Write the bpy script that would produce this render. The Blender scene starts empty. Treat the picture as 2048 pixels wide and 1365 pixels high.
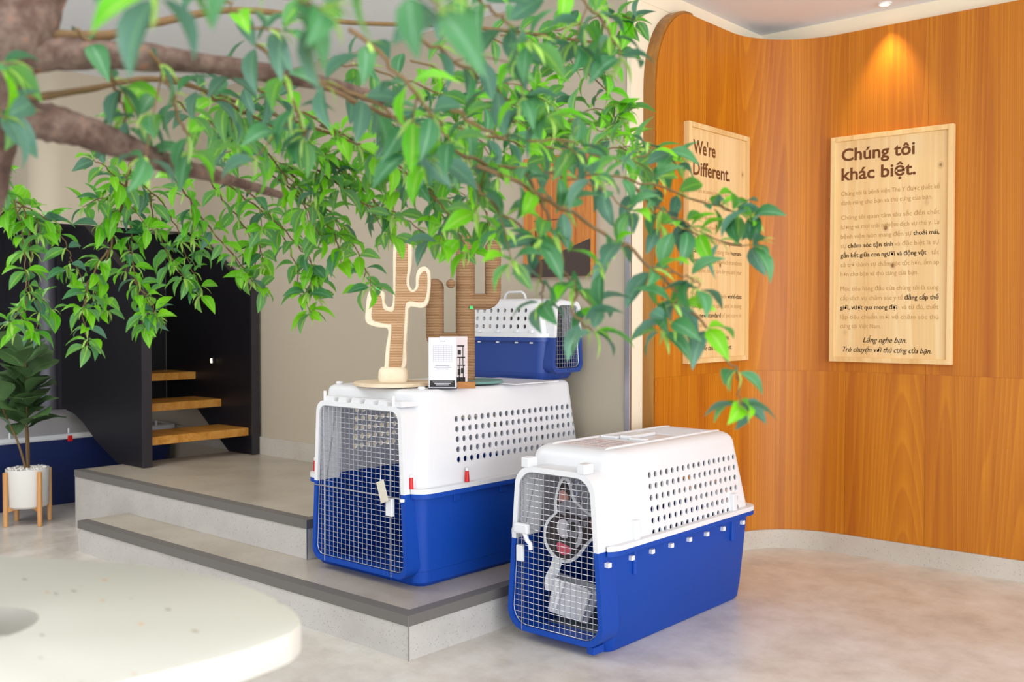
import bpy, bmesh, math, random
from mathutils import Vector, Matrix

# ------------------------------------------------------------------ camera, world, light, exposure
scene = bpy.context.scene
C = scene.collection
PI = math.pi
YAW = math.radians(41.18)

cam_data = bpy.data.cameras.new('camera')
cam = bpy.data.objects.new('camera', cam_data)
C.objects.link(cam)
cam.location = (0, 0, 1.10)
cam.rotation_euler = (math.radians(90 - 1.4465), 0, YAW)
cam_data.sensor_width = 36.0
cam_data.lens = 36.0 * 2000.0 / 2048.0
cam_data.clip_start = 0.05
cam_data.dof.use_dof = True
cam_data.dof.focus_distance = 3.5
cam_data.dof.aperture_fstop = 4.2
scene.camera = cam

world = bpy.data.worlds.new('world')
scene.world = world
world.use_nodes = True
world.node_tree.nodes['Background'].inputs['Color'].default_value = (0.93, 0.96, 1.0, 1)
world.node_tree.nodes['Background'].inputs['Strength'].default_value = 0.85

def area_light(name, loc, rot, sx, sy, power, col):
    d = bpy.data.lights.new(name, 'AREA')
    d.shape = 'RECTANGLE'; d.size = sx; d.size_y = sy; d.energy = power; d.color = col
    o = bpy.data.objects.new(name, d); C.objects.link(o)
    o.location = loc; o.rotation_euler = rot
    return o
# daylight entering by the glazed shop front to the right of the room
area_light('shopfront_daylight', (4.2, 0.6, 1.4), (math.radians(92), 0, math.radians(90)), 6.5, 2.4, 192, (0.92, 0.96, 1.0))
# daylight from the glazed entrance behind the viewer
area_light('entrance_daylight', (0.2, -3.6, 1.5), (math.radians(90), 0, 0), 6.0, 2.2, 58, (0.93, 0.97, 1.0))
# added unseen fill lamps under the ceiling, above the viewer and over the steps
area_light('ceiling_fill', (-0.6, 0.4, 2.44), (0, 0, 0), 1.6, 1.6, 12, (1.0, 0.97, 0.92))
area_light('ceiling_fill', (-4.2, 1.0, 2.44), (0, 0, 0), 1.6, 1.6, 26, (1.0, 0.97, 0.92))

vs = scene.view_settings
vs.view_transform = 'Standard'
vs.look = 'None'
vs.exposure = 0.5
vs.gamma = 1.0
vs.use_curve_mapping = False

# ------------------------------------------------------------------ helpers
def hexc(h):
    h = h.lstrip('#')
    r = [int(h[i:i + 2], 16) / 255 for i in (0, 2, 4)]
    return tuple(c / 12.92 if c <= 0.04045 else ((c + 0.055) / 1.055) ** 2.4 for c in r) + (1,)

def mat(name, col, rough=0.5, metal=0.0, spec=0.5, bump=0.0, bscale=200, var=0.0, vscale=8, emit=None, trans=0.0):
    m = bpy.data.materials.new(name); m.use_nodes = True
    nt = m.node_tree; b = nt.nodes['Principled BSDF']
    c = hexc(col) if isinstance(col, str) else col
    b.inputs['Base Color'].default_value = c
    b.inputs['Roughness'].default_value = rough
    b.inputs['Metallic'].default_value = metal
    b.inputs['Specular IOR Level'].default_value = spec
    if trans:
        b.inputs['Transmission Weight'].default_value = trans
    if emit:
        b.inputs['Emission Color'].default_value = hexc(emit[0]); b.inputs['Emission Strength'].default_value = emit[1]
    tc = nt.nodes.new('ShaderNodeTexCoord')
    if var:
        n = nt.nodes.new('ShaderNodeTexNoise'); n.inputs['Scale'].default_value = vscale; n.inputs['Detail'].default_value = 6
        nt.links.new(tc.outputs['Object'], n.inputs['Vector'])
        mx = nt.nodes.new('ShaderNodeMix'); mx.data_type = 'RGBA'
        mx.inputs[6].default_value = tuple(min(1, x * (1 - var)) for x in c[:3]) + (1,)
        mx.inputs[7].default_value = tuple(min(1, x * (1 + var)) for x in c[:3]) + (1,)
        nt.links.new(n.outputs['Fac'], mx.inputs[0]); nt.links.new(mx.outputs[2], b.inputs['Base Color'])
    if bump:
        n2 = nt.nodes.new('ShaderNodeTexNoise'); n2.inputs['Scale'].default_value = bscale; n2.inputs['Detail'].default_value = 4
        nt.links.new(tc.outputs['Object'], n2.inputs['Vector'])
        bp = nt.nodes.new('ShaderNodeBump'); bp.inputs['Strength'].default_value = bump; bp.inputs['Distance'].default_value = 0.002
        nt.links.new(n2.outputs['Fac'], bp.inputs['Height']); nt.links.new(bp.outputs['Normal'], b.inputs['Normal'])
    return m

class N:
    """tiny node-graph helper"""
    def __init__(s, m): s.nt = m.node_tree; s.b = s.nt.nodes['Principled BSDF']
    def node(s, t, **kw):
        n = s.nt.nodes.new(t)
        for k, v in kw.items():
            if k.startswith('_'): n.inputs[k[1:].replace('_', ' ')].default_value = v
            else: setattr(n, k, v)
        return n
    def link(s, a, b): s.nt.links.new(a, b)
    def ramp(s, fac, stops):
        r = s.nt.nodes.new('ShaderNodeValToRGB'); e = r.color_ramp.elements
        while len(e) < len(stops): e.new(0.5)
        for i, (p, c) in enumerate(stops):
            e[i].position = p; e[i].color = hexc(c) if isinstance(c, str) else c
        s.link(fac, r.inputs['Fac']); return r.outputs['Color']
    def mix(s, fac, a, b, blend='MIX'):
        m = s.nt.nodes.new('ShaderNodeMix'); m.data_type = 'RGBA'; m.blend_type = blend
        if isinstance(fac, (int, float)): m.inputs[0].default_value = fac
        else: s.link(fac, m.inputs[0])
        for i, x in ((6, a), (7, b)):
            if isinstance(x, str): m.inputs[i].default_value = hexc(x)
            elif isinstance(x, tuple): m.inputs[i].default_value = x
            else: s.link(x, m.inputs[i])
        return m.outputs[2]
    def mapping(s, scale, coord='Object'):
        tc = s.nt.nodes.new('ShaderNodeTexCoord'); mp = s.nt.nodes.new('ShaderNodeMapping')
        mp.inputs['Scale'].default_value = scale; s.link(tc.outputs[coord], mp.inputs['Vector'])
        return mp.outputs['Vector'], mp
    def bump(s, h, strength, dist=0.002):
        b = s.node('ShaderNodeBump'); b.inputs['Strength'].default_value = strength; b.inputs['Distance'].default_value = dist
        s.link(h, b.inputs['Height']); s.link(b.outputs['Normal'], s.b.inputs['Normal'])

# ---- setting materials
def wood_material(name, c1, c2, c3, rough=0.38, random_tone=0.25, stretch=(10, 10, 0.35), grain=9.0):
    m = mat(name, c2, rough); g = N(m)
    v, mp = g.mapping(stretch)
    oi = g.node('ShaderNodeObjectInfo')
    cmb = g.node('ShaderNodeCombineXYZ')
    mul = g.node('ShaderNodeMath', operation='MULTIPLY'); mul.inputs[1].default_value = 37.0
    g.link(oi.outputs['Random'], mul.inputs[0])
    for k in 'XYZ': g.link(mul.outputs[0], cmb.inputs[k])
    g.link(cmb.outputs[0], mp.inputs['Location'])
    n1 = g.node('ShaderNodeTexNoise', _Scale=1.0, _Detail=3.0, _Distortion=0.6); g.link(v, n1.inputs['Vector'])
    # cathedral grain : rings of a slow noise
    n2 = g.node('ShaderNodeTexNoise', _Scale=0.28, _Detail=1.0, _Distortion=0.2); g.link(v, n2.inputs['Vector'])
    k = g.node('ShaderNodeMath', operation='MULTIPLY'); k.inputs[1].default_value = grain * 6; g.link(n2.outputs['Fac'], k.inputs[0])
    fr = g.node('ShaderNodeMath', operation='FRACT'); g.link(k.outputs[0], fr.inputs[0])
    line = g.ramp(fr.outputs[0], [(0.0, (0.0, 0, 0, 1)), (0.55, (0.35, 0.35, 0.35, 1)), (0.9, (1, 1, 1, 1)), (1.0, (0.1, 0.1, 0.1, 1))])
    v2, _ = g.mapping((stretch[0] * 9, stretch[1] * 9, stretch[2] * 5))
    n3 = g.node('ShaderNodeTexNoise', _Scale=1.0, _Detail=4.0); g.link(v2, n3.inputs['Vector'])
    base = g.ramp(n1.outputs['Fac'], [(0.3, c1), (0.5, c2), (0.72, c3)])
    a = g.mix(0.17, base, line, 'SOFT_LIGHT')
    bb = g.mix(0.30, a, n3.outputs['Fac'], 'SOFT_LIGHT')
    ramp2 = g.ramp(oi.outputs['Random'], [(0, (1 - random_tone,) * 3 + (1,)), (1, (1, 1, 1, 1))])
    cc = g.mix(1.0, bb, ramp2, 'MULTIPLY')
    g.link(cc, g.b.inputs['Base Color'])
    g.bump(n3.outputs['Fac'], 0.08, 0.001)
    return m

M = {}
M['veneer'] = wood_material('oak_veneer', '#B26404', '#BE7206', '#CA7E0E', rough=0.48, random_tone=0.035)
M['veneer_edge'] = wood_material('veneer_edge', '#8A5A24', '#A8722F', '#B98340')
M['tread'] = wood_material('tread_wood', '#C07E2C', '#DB9A42', '#E6AA55', rough=0.35, stretch=(1.2, 14, 14))
M['bamboo'] = wood_material('stand_wood', '#C98645', '#DDA062', '#E6B276', rough=0.4, stretch=(20, 20, 1.5))
M['disc_wood'] = wood_material('light_ply', '#D9C2A0', '#E6D2B4', '#EFDFC6', rough=0.6, stretch=(3, 25, 25), random_tone=0.02, grain=2)
M['sign_frame'] = wood_material('pine_frame', '#E3BC7E', '#EBC88E', '#F0D39C', rough=0.5, random_tone=0.03, grain=2)
M['picture_wood'] = wood_material('picture_wood', '#B36016', '#CC7A28', '#D88A36', rough=0.4, stretch=(40, 40, 1.0))
M['block_wood'] = wood_material('block_wood', '#A86A2E', '#BE7E3C', '#CC8E4A', rough=0.5, stretch=(3, 20, 20))

def pine_board():
    m = wood_material('pine_board', '#E4BF84', '#ECCB93', '#F0D29E', rough=0.5, random_tone=0.02, grain=3)
    g = N(m)
    src = g.b.inputs['Base Color'].links[0].from_socket
    v, _ = g.mapping((8.5, 0, 6.5))
    vo = g.node('ShaderNodeTexVoronoi', _Scale=1.0, _Randomness=1.0); g.link(v, vo.inputs['Vector'])
    kn = g.ramp(vo.outputs['Distance'], [(0.0, (1, 1, 1, 1)), (0.05, (0.95, 0.95, 0.95, 1)), (0.085, (0.25, 0.25, 0.25, 1)), (0.15, (0, 0, 0, 1))])
    c = g.mix(kn, src, '#7E4414')
    g.link(c, g.b.inputs['Base Color'])
    return m
M['pine_board'] = pine_board()

def terrazzo(name, base, dark, light, rough=0.45, scale=1.0, blotch=0.5):
    m = mat(name, base, rough); g = N(m)
    v, _ = g.mapping((1, 1, 1))
    n = g.node('ShaderNodeTexNoise', _Scale=3.0 * scale, _Detail=8.0, _Roughness=0.6); g.link(v, n.inputs['Vector'])
    c = g.ramp(n.outputs['Fac'], [(0.35, dark), (0.5, base), (0.68, light)])
    base_c = g.mix(blotch, base, c)
    vo = g.node('ShaderNodeTexVoronoi', _Scale=110.0); g.link(v, vo.inputs['Vector'])
    sp = g.ramp(vo.outputs['Distance'], [(0.0, (1, 1, 1, 1)), (0.16, (0.7, 0.7, 0.7, 1)), (0.26, (0, 0, 0, 1))])
    n2 = g.node('ShaderNodeTexNoise', _Scale=40.0, _Detail=2.0); g.link(v, n2.inputs['Vector'])
    th = g.ramp(n2.outputs['Fac'], [(0.42, (0, 0, 0, 1)), (0.54, (0.9, 0.9, 0.9, 1))])
    f = g.mix(1.0, sp, th, 'MULTIPLY')
    c2 = g.mix(f, base_c, '#7E7770')
    g.link(c2, g.b.inputs['Base Color'])
    return m
M['terrazzo'] = terrazzo('terrazzo_riser', '#C0BCB7', '#ACA8A2', '#CECBC6')
M['terrazzo_top'] = terrazzo('terrazzo_tread', '#B5AB9C', '#A4998A', '#C2B9AB', rough=0.3, blotch=0.8)
M['skirting'] = terrazzo('terrazzo_skirting', '#C4BCB0', '#B5ACA0', '#D0C9BF', rough=0.5)

def floor_material():
    m = mat('polished_concrete', '#C8BCAE', 0.32); g = N(m)
    v, _ = g.mapping((1, 1, 1))
    n = g.node('ShaderNodeTexNoise', _Scale=1.1, _Detail=7.0, _Roughness=0.62, _Distortion=0.4); g.link(v, n.inputs['Vector'])
    c = g.ramp(n.outputs['Fac'], [(0.34, '#BDB4A6'), (0.46, '#D0C8BC'), (0.55, '#DAD6CF'), (0.66, '#E0DFDC')])
    n2 = g.node('ShaderNodeTexNoise', _Scale=6.5, _Detail=9.0, _Roughness=0.7); g.link(v, n2.inputs['Vector'])
    c2 = g.ramp(n2.outputs['Fac'], [(0.36, '#B0A9A2'), (0.5, '#D4CEC6'), (0.64, '#E8E6E2')])
    c3 = g.mix(0.42, c, c2)
    n3 = g.node('ShaderNodeTexNoise', _Scale=170.0, _Detail=2.0); g.link(v, n3.inputs['Vector'])
    c4 = g.mix(0.12, c3, n3.outputs['Fac'], 'SOFT_LIGHT')
    g.link(c4, g.b.inputs['Base Color'])
    r = g.node('ShaderNodeMapRange', _To_Min=0.22, _To_Max=0.42); g.link(n2.outputs['Fac'], r.inputs['Value']); g.link(r.outputs['Result'], g.b.inputs['Roughness'])
    return m
M['floor'] = floor_material()

def tabletop_material():
    m = mat('terrazzo_tabletop', '#E2E0D6', 0.35); g = N(m)
    v, mp = g.mapping((26, 60, 26)); mp.inputs['Rotation'].default_value = (0, 0, 0.9)
    vo = g.node('ShaderNodeTexVoronoi', _Scale=1.0); g.link(v, vo.inputs['Vector'])
    f = g.ramp(vo.outputs['Distance'], [(0.0, (1, 1, 1, 1)), (0.14, (0.8, 0.8, 0.8, 1)), (0.22, (0, 0, 0, 1))])
    sel = g.node('ShaderNodeSeparateColor'); g.link(vo.outputs['Color'], sel.inputs[0])
    th = g.ramp(sel.outputs[0], [(0.80, (0, 0, 0, 1)), (0.84, (1, 1, 1, 1))])
    ff = g.mix(1.0, f, th, 'MULTIPLY')
    chip = g.ramp(sel.outputs[1], [(0.3, '#8E8478'), (0.5, '#C98F5A'), (0.8, '#D9B48C')])
    g.link(g.mix(ff, '#CECCC2', chip), g.b.inputs['Base Color'])
    return m
M['tabletop'] = tabletop_material()

M['plaster'] = mat('beige_plaster', '#BCB09C', 0.8, bump=0.05, bscale=60, var=0.02, vscale=2)
M['cream'] = mat('cream_plaster', '#F2E6CC', 0.75, bump=0.05, bscale=60)
M['ceiling'] = mat('ceiling_paint', '#F0F4FA', 0.9)
M['black'] = mat('black_paint', '#17151A', 0.42, spec=0.4)
M['black_edge'] = mat('black_edge', '#2E2B31', 0.35)
M['darkwall'] = mat('dark_grey', '#3A3840', 0.6)  # even dark grey for the far left walls and small fittings
M['column'] = mat('grey_column', '#6F6D78', 0.35)
M['nosing'] = mat('grey_nosing', '#6C6864', 0.6, bump=0.1, bscale=400)
M['steel_trim'] = mat('steel_trim', '#A9A8AE', 0.3, metal=0.9)
M['white'] = mat('white_plastic', '#E6E7EA', 0.38)
M['blue'] = mat('blue_plastic', '#0A44A6', 0.5, spec=0.3, bump=0.08, bscale=300)
M['navy'] = mat('navy_plastic', '#22428E', 0.42, bump=0.05, bscale=300)
M['red'] = mat('red_plastic', '#D81216', 0.35)
M['wire'] = mat('steel_wire', '#BDBDC2', 0.32, metal=0.85)
M['cardstock'] = mat('beige_card', '#D8D2C0', 0.7)
M['paper'] = mat('white_paper', '#E4E2EA', 0.6)
M['paper2'] = mat('pink_paper', '#E6D8D8', 0.6)
M['ink'] = mat('grey_ink', '#8E8C96', 0.7)
M['darkink'] = mat('dark_ink', '#2C2A2A', 0.7)
M['acrylic'] = mat('clear_acrylic', '#FFFFFF', 0.05, trans=1.0)
M['fur'] = mat('cream_plush', '#F0E2C6', 0.95, bump=1.0, bscale=160, var=0.08, vscale=60)
M['sisal'] = None
M['teal'] = mat('teal_felt', '#6F9690', 0.9, bump=0.5, bscale=500)
M['green_tag'] = mat('green_sticker', '#4BE07A', 0.5)
M['brown_text'] = mat('burnt_heading', '#6E3E16', 0.7)
M['dark_text'] = mat('burnt_dark', '#54350F', 0.7)
M['light_text'] = mat('burnt_light', '#BE9258', 0.7)
M['pot'] = mat('white_ceramic', '#D9D6D0', 0.45)
M['pebble'] = mat('white_pebble', '#E4E0DA', 0.6)
M['fig_leaf'] = None
M['dog_dark'] = mat('dog_dark_fur', '#33262A', 0.6, var=0.35, vscale=60)
M['dog_grey'] = mat('dog_grey_fur', '#8F8C96', 0.6, var=0.45, vscale=70)
M['dog_pink'] = mat('dog_pink_skin', '#C98F84', 0.6, var=0.2, vscale=60)
M['dog_tongue'] = mat('dog_tongue', '#D9566A', 0.5, var=0.2, vscale=60)
M['dog_white'] = mat('dog_white_fur', '#D8D4DA', 0.6, var=0.15, vscale=60)
M['dog_black'] = mat('dog_black', '#171214', 0.4)
M['grey_mat'] = mat('grey_pad', '#8F989C', 0.8)
M['lamp_glow'] = mat('lamp_glow', '#FFE6B8', 0.4, emit=('#FFD9A0', 6.0))
M['dark_board'] = mat('dark_brown_paint', '#43342E', 0.6)

def sisal(nm='sisal_rope', cs=('#9F7450', '#C49B72', '#D6B088')):
    m = mat(nm, cs[1], 0.9); g = N(m)
    tc = g.node('ShaderNodeTexCoord')
    w = g.node('ShaderNodeTexWave', wave_type='BANDS', bands_direction='Z', _Scale=52.0, _Distortion=0.6, _Detail=1.0)
    g.link(tc.outputs['Object'], w.inputs['Vector'])
    c = g.ramp(w.outputs['Fac'], [(0.0, cs[0]), (0.4, cs[1]), (1.0, cs[2])])
    g.link(c, g.b.inputs['Base Color']); g.bump(w.outputs['Fac'], 0.6, 0.003)
    return m
M['sisal'] = sisal(); M['rope'] = sisal('sisal_winding', ('#7E5C40', '#A17C58', '#B48E68'))

def bark():
    m = mat('bark', '#7C685C', 0.85); g = N(m)
    v, _ = g.mapping((24, 24, 24))
    n = g.node('ShaderNodeTexNoise', _Scale=1.0, _Detail=8.0, _Roughness=0.7); g.link(v, n.inputs['Vector'])
    c = g.ramp(n.outputs['Fac'], [(0.3, '#33261F'), (0.45, '#5A4238'), (0.58, '#786459'), (0.68, '#A06440')])
    g.link(c, g.b.inputs['Base Color']); g.bump(n.outputs['Fac'], 0.8, 0.01)
    return m
M['bark'] = bark()
M['twig'] = mat('twig_bark', '#745A38', 0.8, var=0.3, vscale=40)

def leaf_material(name, top, under, light, tr=0.35, rough=0.45, rib='#A6D45C', ribw=0.82):
    m = bpy.data.materials.new(name); m.use_nodes = True
    nt = m.node_tree; b = nt.nodes['Principled BSDF']; g = N(m)
    geo = g.node('ShaderNodeNewGeometry')
    tc = g.node('ShaderNodeTexCoord')
    ob = g.node('ShaderNodeObjectInfo')
    n = g.node('ShaderNodeTexNoise', _Scale=5.0, _Detail=2.0); g.link(geo.outputs['Position'], n.inputs['Vector'])
    topc = g.ramp(n.outputs['Fac'], [(0.38, top), (0.62, light)])
    at = g.node('ShaderNodeAttribute', attribute_name='rib')
    rb = g.ramp(at.outputs['Fac'], [(ribw, (0, 0, 0, 1)), (min(0.999, ribw + 0.08), (0.7, 0.7, 0.7, 1))])
    col = g.mix(geo.outputs['Backfacing'], topc, under)
    col = g.mix(rb, col, rib)
    g.link(col, b.inputs['Base Color']); b.inputs['Roughness'].default_value = rough
    t = g.node('ShaderNodeBsdfTranslucent'); g.link(topc, t.inputs['Color'])
    mx = g.node('ShaderNodeMixShader'); mx.inputs[0].default_value = tr
    out = nt.nodes['Material Output']
    g.link(b.outputs[0], mx.inputs[1]); g.link(t.outputs[0], mx.inputs[2]); g.link(mx.outputs[0], out.inputs['Surface'])
    return m
M['leaf_bright'] = leaf_material('leaf_bright', '#58B408', '#5E9060', '#80D018')
M['leaf_backlit'] = leaf_material('leaf_backlit', '#327040', '#54806C', '#48864C', tr=0.2, rib='#6E9E78')  # backlit look of near leaves put into a darker green, with teal undersides
M['leaf_shoot'] = leaf_material('leaf_shoot', '#9CCB52', '#A8CC70', '#B4DC6A', tr=0.35)
M['fig_leaf'] = leaf_material('fig_leaf', '#4E7040', '#5E8050', '#628454', tr=0.1, rough=0.4, rib='#8AA070', ribw=0.88)

# ---- object plumbing
def tag(o, label=None, cat=None, group=None, kind=None):
    if label: o['label'] = label
    if cat: o['category'] = cat
    if group: o['group'] = group
    if kind: o['kind'] = kind
    return o

def thing(name, label, cat, loc=(0, 0, 0), rotz=0, group=None):
    o = bpy.data.objects.new(name, None); C.objects.link(o)
    o.empty_display_size = 0.05
    o.location = loc; o.rotation_euler = (0, 0, rotz)
    return tag(o, label, cat, group)

class MB:
    """collects verts and faces; build() links ONE mesh object"""
    def __init__(s): s.v = []; s.f = []; s.m = []
    def add(s, vs, fs, mi=0):
        k = len(s.v); s.v += [tuple(p) for p in vs]
        s.f += [tuple(i + k for i in f) for f in fs]; s.m += [mi] * len(fs)
        return s
    def box(s, a, b, mi=0):
        x0, y0, z0 = a; x1, y1, z1 = b
        x0, x1 = min(x0, x1), max(x0, x1); y0, y1 = min(y0, y1), max(y0, y1); z0, z1 = min(z0, z1), max(z0, z1)
        return s.add([(x0, y0, z0), (x1, y0, z0), (x1, y1, z0), (x0, y1, z0), (x0, y0, z1), (x1, y0, z1), (x1, y1, z1), (x0, y1, z1)],
                     [(0, 3, 2, 1), (4, 5, 6, 7), (0, 1, 5, 4), (1, 2, 6, 5), (2, 3, 7, 6), (3, 0, 4, 7)], mi)
    def loft(s, rings, cap0=True, cap1=True, close=False, mi=0):
        n = len(rings[0]); vs = [p for r in rings for p in r]; fs = []
        R = len(rings)
        for j in range(R if close else R - 1):
            j2 = (j + 1) % R
            for i in range(n):
                i2 = (i + 1) % n
                fs.append((j * n + i, j * n + i2, j2 * n + i2, j2 * n + i))
        if not close:
            if cap0: fs.append(tuple(range(n - 1, -1, -1)))
            if cap1: fs.append(tuple((R - 1) * n + i for i in range(n)))
        return s.add(vs, fs, mi)
    def tube(s, pts, r, n=6, mi=0, cap=True):
        pts = [Vector(p) for p in pts]; rings = []
        rr_ = r if isinstance(r, (list, tuple)) else [r] * len(pts)
        ref = None
        for i, p in enumerate(pts):
            d = (pts[min(i + 1, len(pts) - 1)] - pts[max(i - 1, 0)]).normalized()
            if ref is None:
                ref = Vector((0, 0, 1)) if abs(d.z) < 0.9 else Vector((1, 0, 0))
            a = d.cross(ref).normalized(); b = a.cross(d).normalized(); ref = b
            rings.append([p + (a * math.cos(t) + b * math.sin(t)) * rr_[i] for t in [2 * PI * k / n for k in range(n)]])
        rings = [list(reversed(q)) for q in rings]
        return s.loft(rings, cap, cap, mi=mi)
    def cyl(s, c, r, h, n=24, mi=0, r2=None, bev=0.0):
        x, y, z = c; r2 = r if r2 is None else r2
        def ring(rad, zz): return [(x + rad * math.cos(2 * PI * k / n), y + rad * math.sin(2 * PI * k / n), zz) for k in range(n)]
        if bev:
            rs = [ring(r - bev, z), ring(r, z + bev), ring(r2, z + h - bev), ring(r2 - bev, z + h)]
        else: rs = [ring(r, z), ring(r2, z + h)]
        return s.loft(rs, mi=mi)
    def sphere(s, c, r, n=12, m=8, mi=0, sc=(1, 1, 1)):
        rings = []
        for j in range(1, m):
            t = PI * j / m
            rings.append([(c[0] + sc[0] * r * math.sin(t) * math.cos(2 * PI * k / n), c[1] + sc[1] * r * math.sin(t) * math.sin(2 * PI * k / n), c[2] - sc[2] * r * math.cos(t)) for k in range(n)])
        return s.loft(rings, mi=mi)
    def prism(s, poly, a, b, axis='z', mi=0):
        """poly 2D ccw; axis z: (x,y); axis y: (x,z); axis x: (y,z)"""
        def P(p, t):
            return (p[0], p[1], t) if axis == 'z' else ((p[0], t, p[1]) if axis == 'y' else (t, p[0], p[1]))
        n = len(poly)
        vs = [P(p, a) for p in poly] + [P(p, b) for p in poly]
        fs = [tuple(range(n)), tuple(range(2 * n - 1, n - 1, -1))] + [(i, i + n, (i + 1) % n + n, (i + 1) % n) for i in range(n)]
        return s.add(vs, fs, mi)
    def build(s, name, mats, parent=None, smooth=None, bevel=None, fix=True):
        me = bpy.data.meshes.new(name)
        me.from_pydata(s.v, [], s.f)
        if not isinstance(mats, (list, tuple)): mats = [mats]
        for m in mats: me.materials.append(m)
        if len(mats) > 1: me.polygons.foreach_set('material_index', s.m)
        if fix or bevel:
            bm = bmesh.new(); bm.from_mesh(me)
            if bevel:
                es = [e for e in bm.edges if len(e.link_faces) == 2 and e.calc_face_angle(0) > 0.6]
                bmesh.ops.bevel(bm, geom=es, offset=bevel, segments=2, affect='EDGES', profile=0.5, clamp_overlap=True)
            if fix: bmesh.ops.recalc_face_normals(bm, faces=bm.faces)
            bm.to_mesh(me); bm.free()
        me.update()
        if smooth:
            me.polygons.foreach_set('use_smooth', [True] * len(me.polygons))
            me.set_sharp_from_angle(angle=math.radians(smooth))
        o = bpy.data.objects.new(name, me); C.objects.link(o)
        if parent: o.parent = parent
        return o

def struct(name, mb, m, parent=None, **k):
    o = mb.build(name, m, parent, **k)
    if parent is None: o['kind'] = 'structure'
    return o

def rr(hx, y0, y1, z, r, n=6, x0=None):
    """rounded rectangle ring ccw in plane z, x in [-hx,hx], y in [y0,y1]"""
    out = []
    for cx, cy, a0 in ((hx - r, y0 + r, -PI / 2), (hx - r, y1 - r, 0), (-hx + r, y1 - r, PI / 2), (-hx + r, y0 + r, PI)):
        for k in range(n + 1):
            a = a0 + PI / 2 * k / n
            out.append((cx + r * math.cos(a), cy + r * math.sin(a), z))
    return out

def catmull(pts, seg=6):
    P = [Vector(p) for p in pts]; P = [P[0] * 2 - P[1]] + P + [P[-1] * 2 - P[-2]]
    out = []
    for i in range(1, len(P) - 2):
        for k in range(seg):
            t = k / seg; a, b, c, d = P[i - 1], P[i], P[i + 1], P[i + 2]
            out.append(0.5 * ((2 * b) + (c - a) * t + (2 * a - 5 * b + 4 * c - d) * t * t + (3 * b - 3 * c + d - a) * t ** 3))
    out.append(P[-2]); return out

def text_mesh(body, width, size, bold=0.0, shear=0.0, spacing=1.0, maxw=None):
    cu = bpy.data.curves.new('lettering', 'FONT'); cu.body = body; cu.size = size; cu.offset = bold; cu.shear = shear
    cu.space_character = spacing; cu.resolution_u = 3
    o = bpy.data.objects.new('lettering', cu); C.objects.link(o)
    dg = bpy.context.evaluated_depsgraph_get()
    me = bpy.data.meshes.new_from_object(o.evaluated_get(dg))
    vs = [tuple(v.co) for v in me.vertices]; fs = [tuple(p.vertices) for p in me.polygons]
    bpy.data.objects.remove(o); bpy.data.curves.remove(cu); bpy.data.meshes.remove(me)
    if not vs: return [], [], 0
    x0 = min(v[0] for v in vs); x1 = max(v[0] for v in vs)
    k = (width / (x1 - x0)) if width else 1.0
    return [((v[0] - x0) * k, v[1], 0) for v in vs], fs, (x1 - x0) * k

# ------------------------------------------------------------------ the setting
ZC = 2.47
mb = MB(); mb.add([(-8.5, -5, 0), (5, -5, 0), (5, 6, 0), (-8.5, 6, 0), (-8.5, -5, -0.1), (5, -5, -0.1), (5, 6, -0.1), (-8.5, 6, -0.1)],
                  [(0, 1, 2, 3), (7, 6, 5, 4), (0, 4, 5, 1), (1, 5, 6, 2), (2, 6, 7, 3), (3, 7, 4, 0)])
struct('floor', mb, M['floor'])
struct('ceiling', MB().box((-8.5, -3.5, ZC), (4.3, 4.8, ZC + 0.1)), M['ceiling'])
# back wall, from the alcove corner to beyond the stair, stands on the step
struct('wall_back', MB().box((-6.15, 3.39, 0), (-2.346, 3.55, ZC)), M['plaster'])
struct('wall_recess', MB().box((-8.4, 3.39, 0), (-6.151, 3.55, ZC)), M['darkwall'])
struct('wall_left', MB().box((-8.5, -3.0, 0), (-8.4, 3.55, ZC)), M['darkwall'])
# alcove side wall and rear wall in cream plaster, timber face in front
struct('wall_alcove', MB().box((-2.3455, 3.391, 0), (-2.33, 4.8, ZC)), M['cream'])
struct('wall_right', MB().box((-2.33, 4.56, 0), (4.3, 4.72, ZC)), M['cream'])

# bulkhead over the stair with rounded lower front corner
prof = []
fx = (-6.1304, 2.4504, 1.8381)
ring_pts = [(-8.4, ZC), (-8.4, 2.1), (-6.6, 1.86), (-6.15, 1.80), (-5.9, 1.70), (-5.72, 1.64), (-5.58, 1.615), (-5.58, ZC)]
mb = MB(); mb.prism([(p[0], p[1]) for p in ring_pts], 2.43, 3.39, 'y')
wbk = struct('wall_bulkhead', mb, M['plaster'])
bm_ = bmesh.new(); bm_.from_mesh(wbk.data)
es_ = [e for e in bm_.edges if all(abs(v.co.x + 5.58) < 1e-3 and abs(v.co.y - 2.43) < 1e-3 for v in e.verts)]
bmesh.ops.bevel(bm_, geom=es_, offset=0.16, segments=10, affect='EDGES', profile=0.5, clamp_overlap=True)
bm_.to_mesh(wbk.data); bm_.free()
wbk.data.polygons.foreach_set('use_smooth', [True] * len(wbk.data.polygons)); wbk.data.set_sharp_from_angle(angle=math.radians(35))
struct('column', MB().cyl((*(-6.4488, 2.8625, 0.5616)[:2], 0), 0.052, 1.9, n=32), M['column'], smooth=40)
struct('wall_stairwell', MB().box((-5.86, 2.706, 0.56), (-5.821, 3.324, 1.612)), M['black'])

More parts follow.
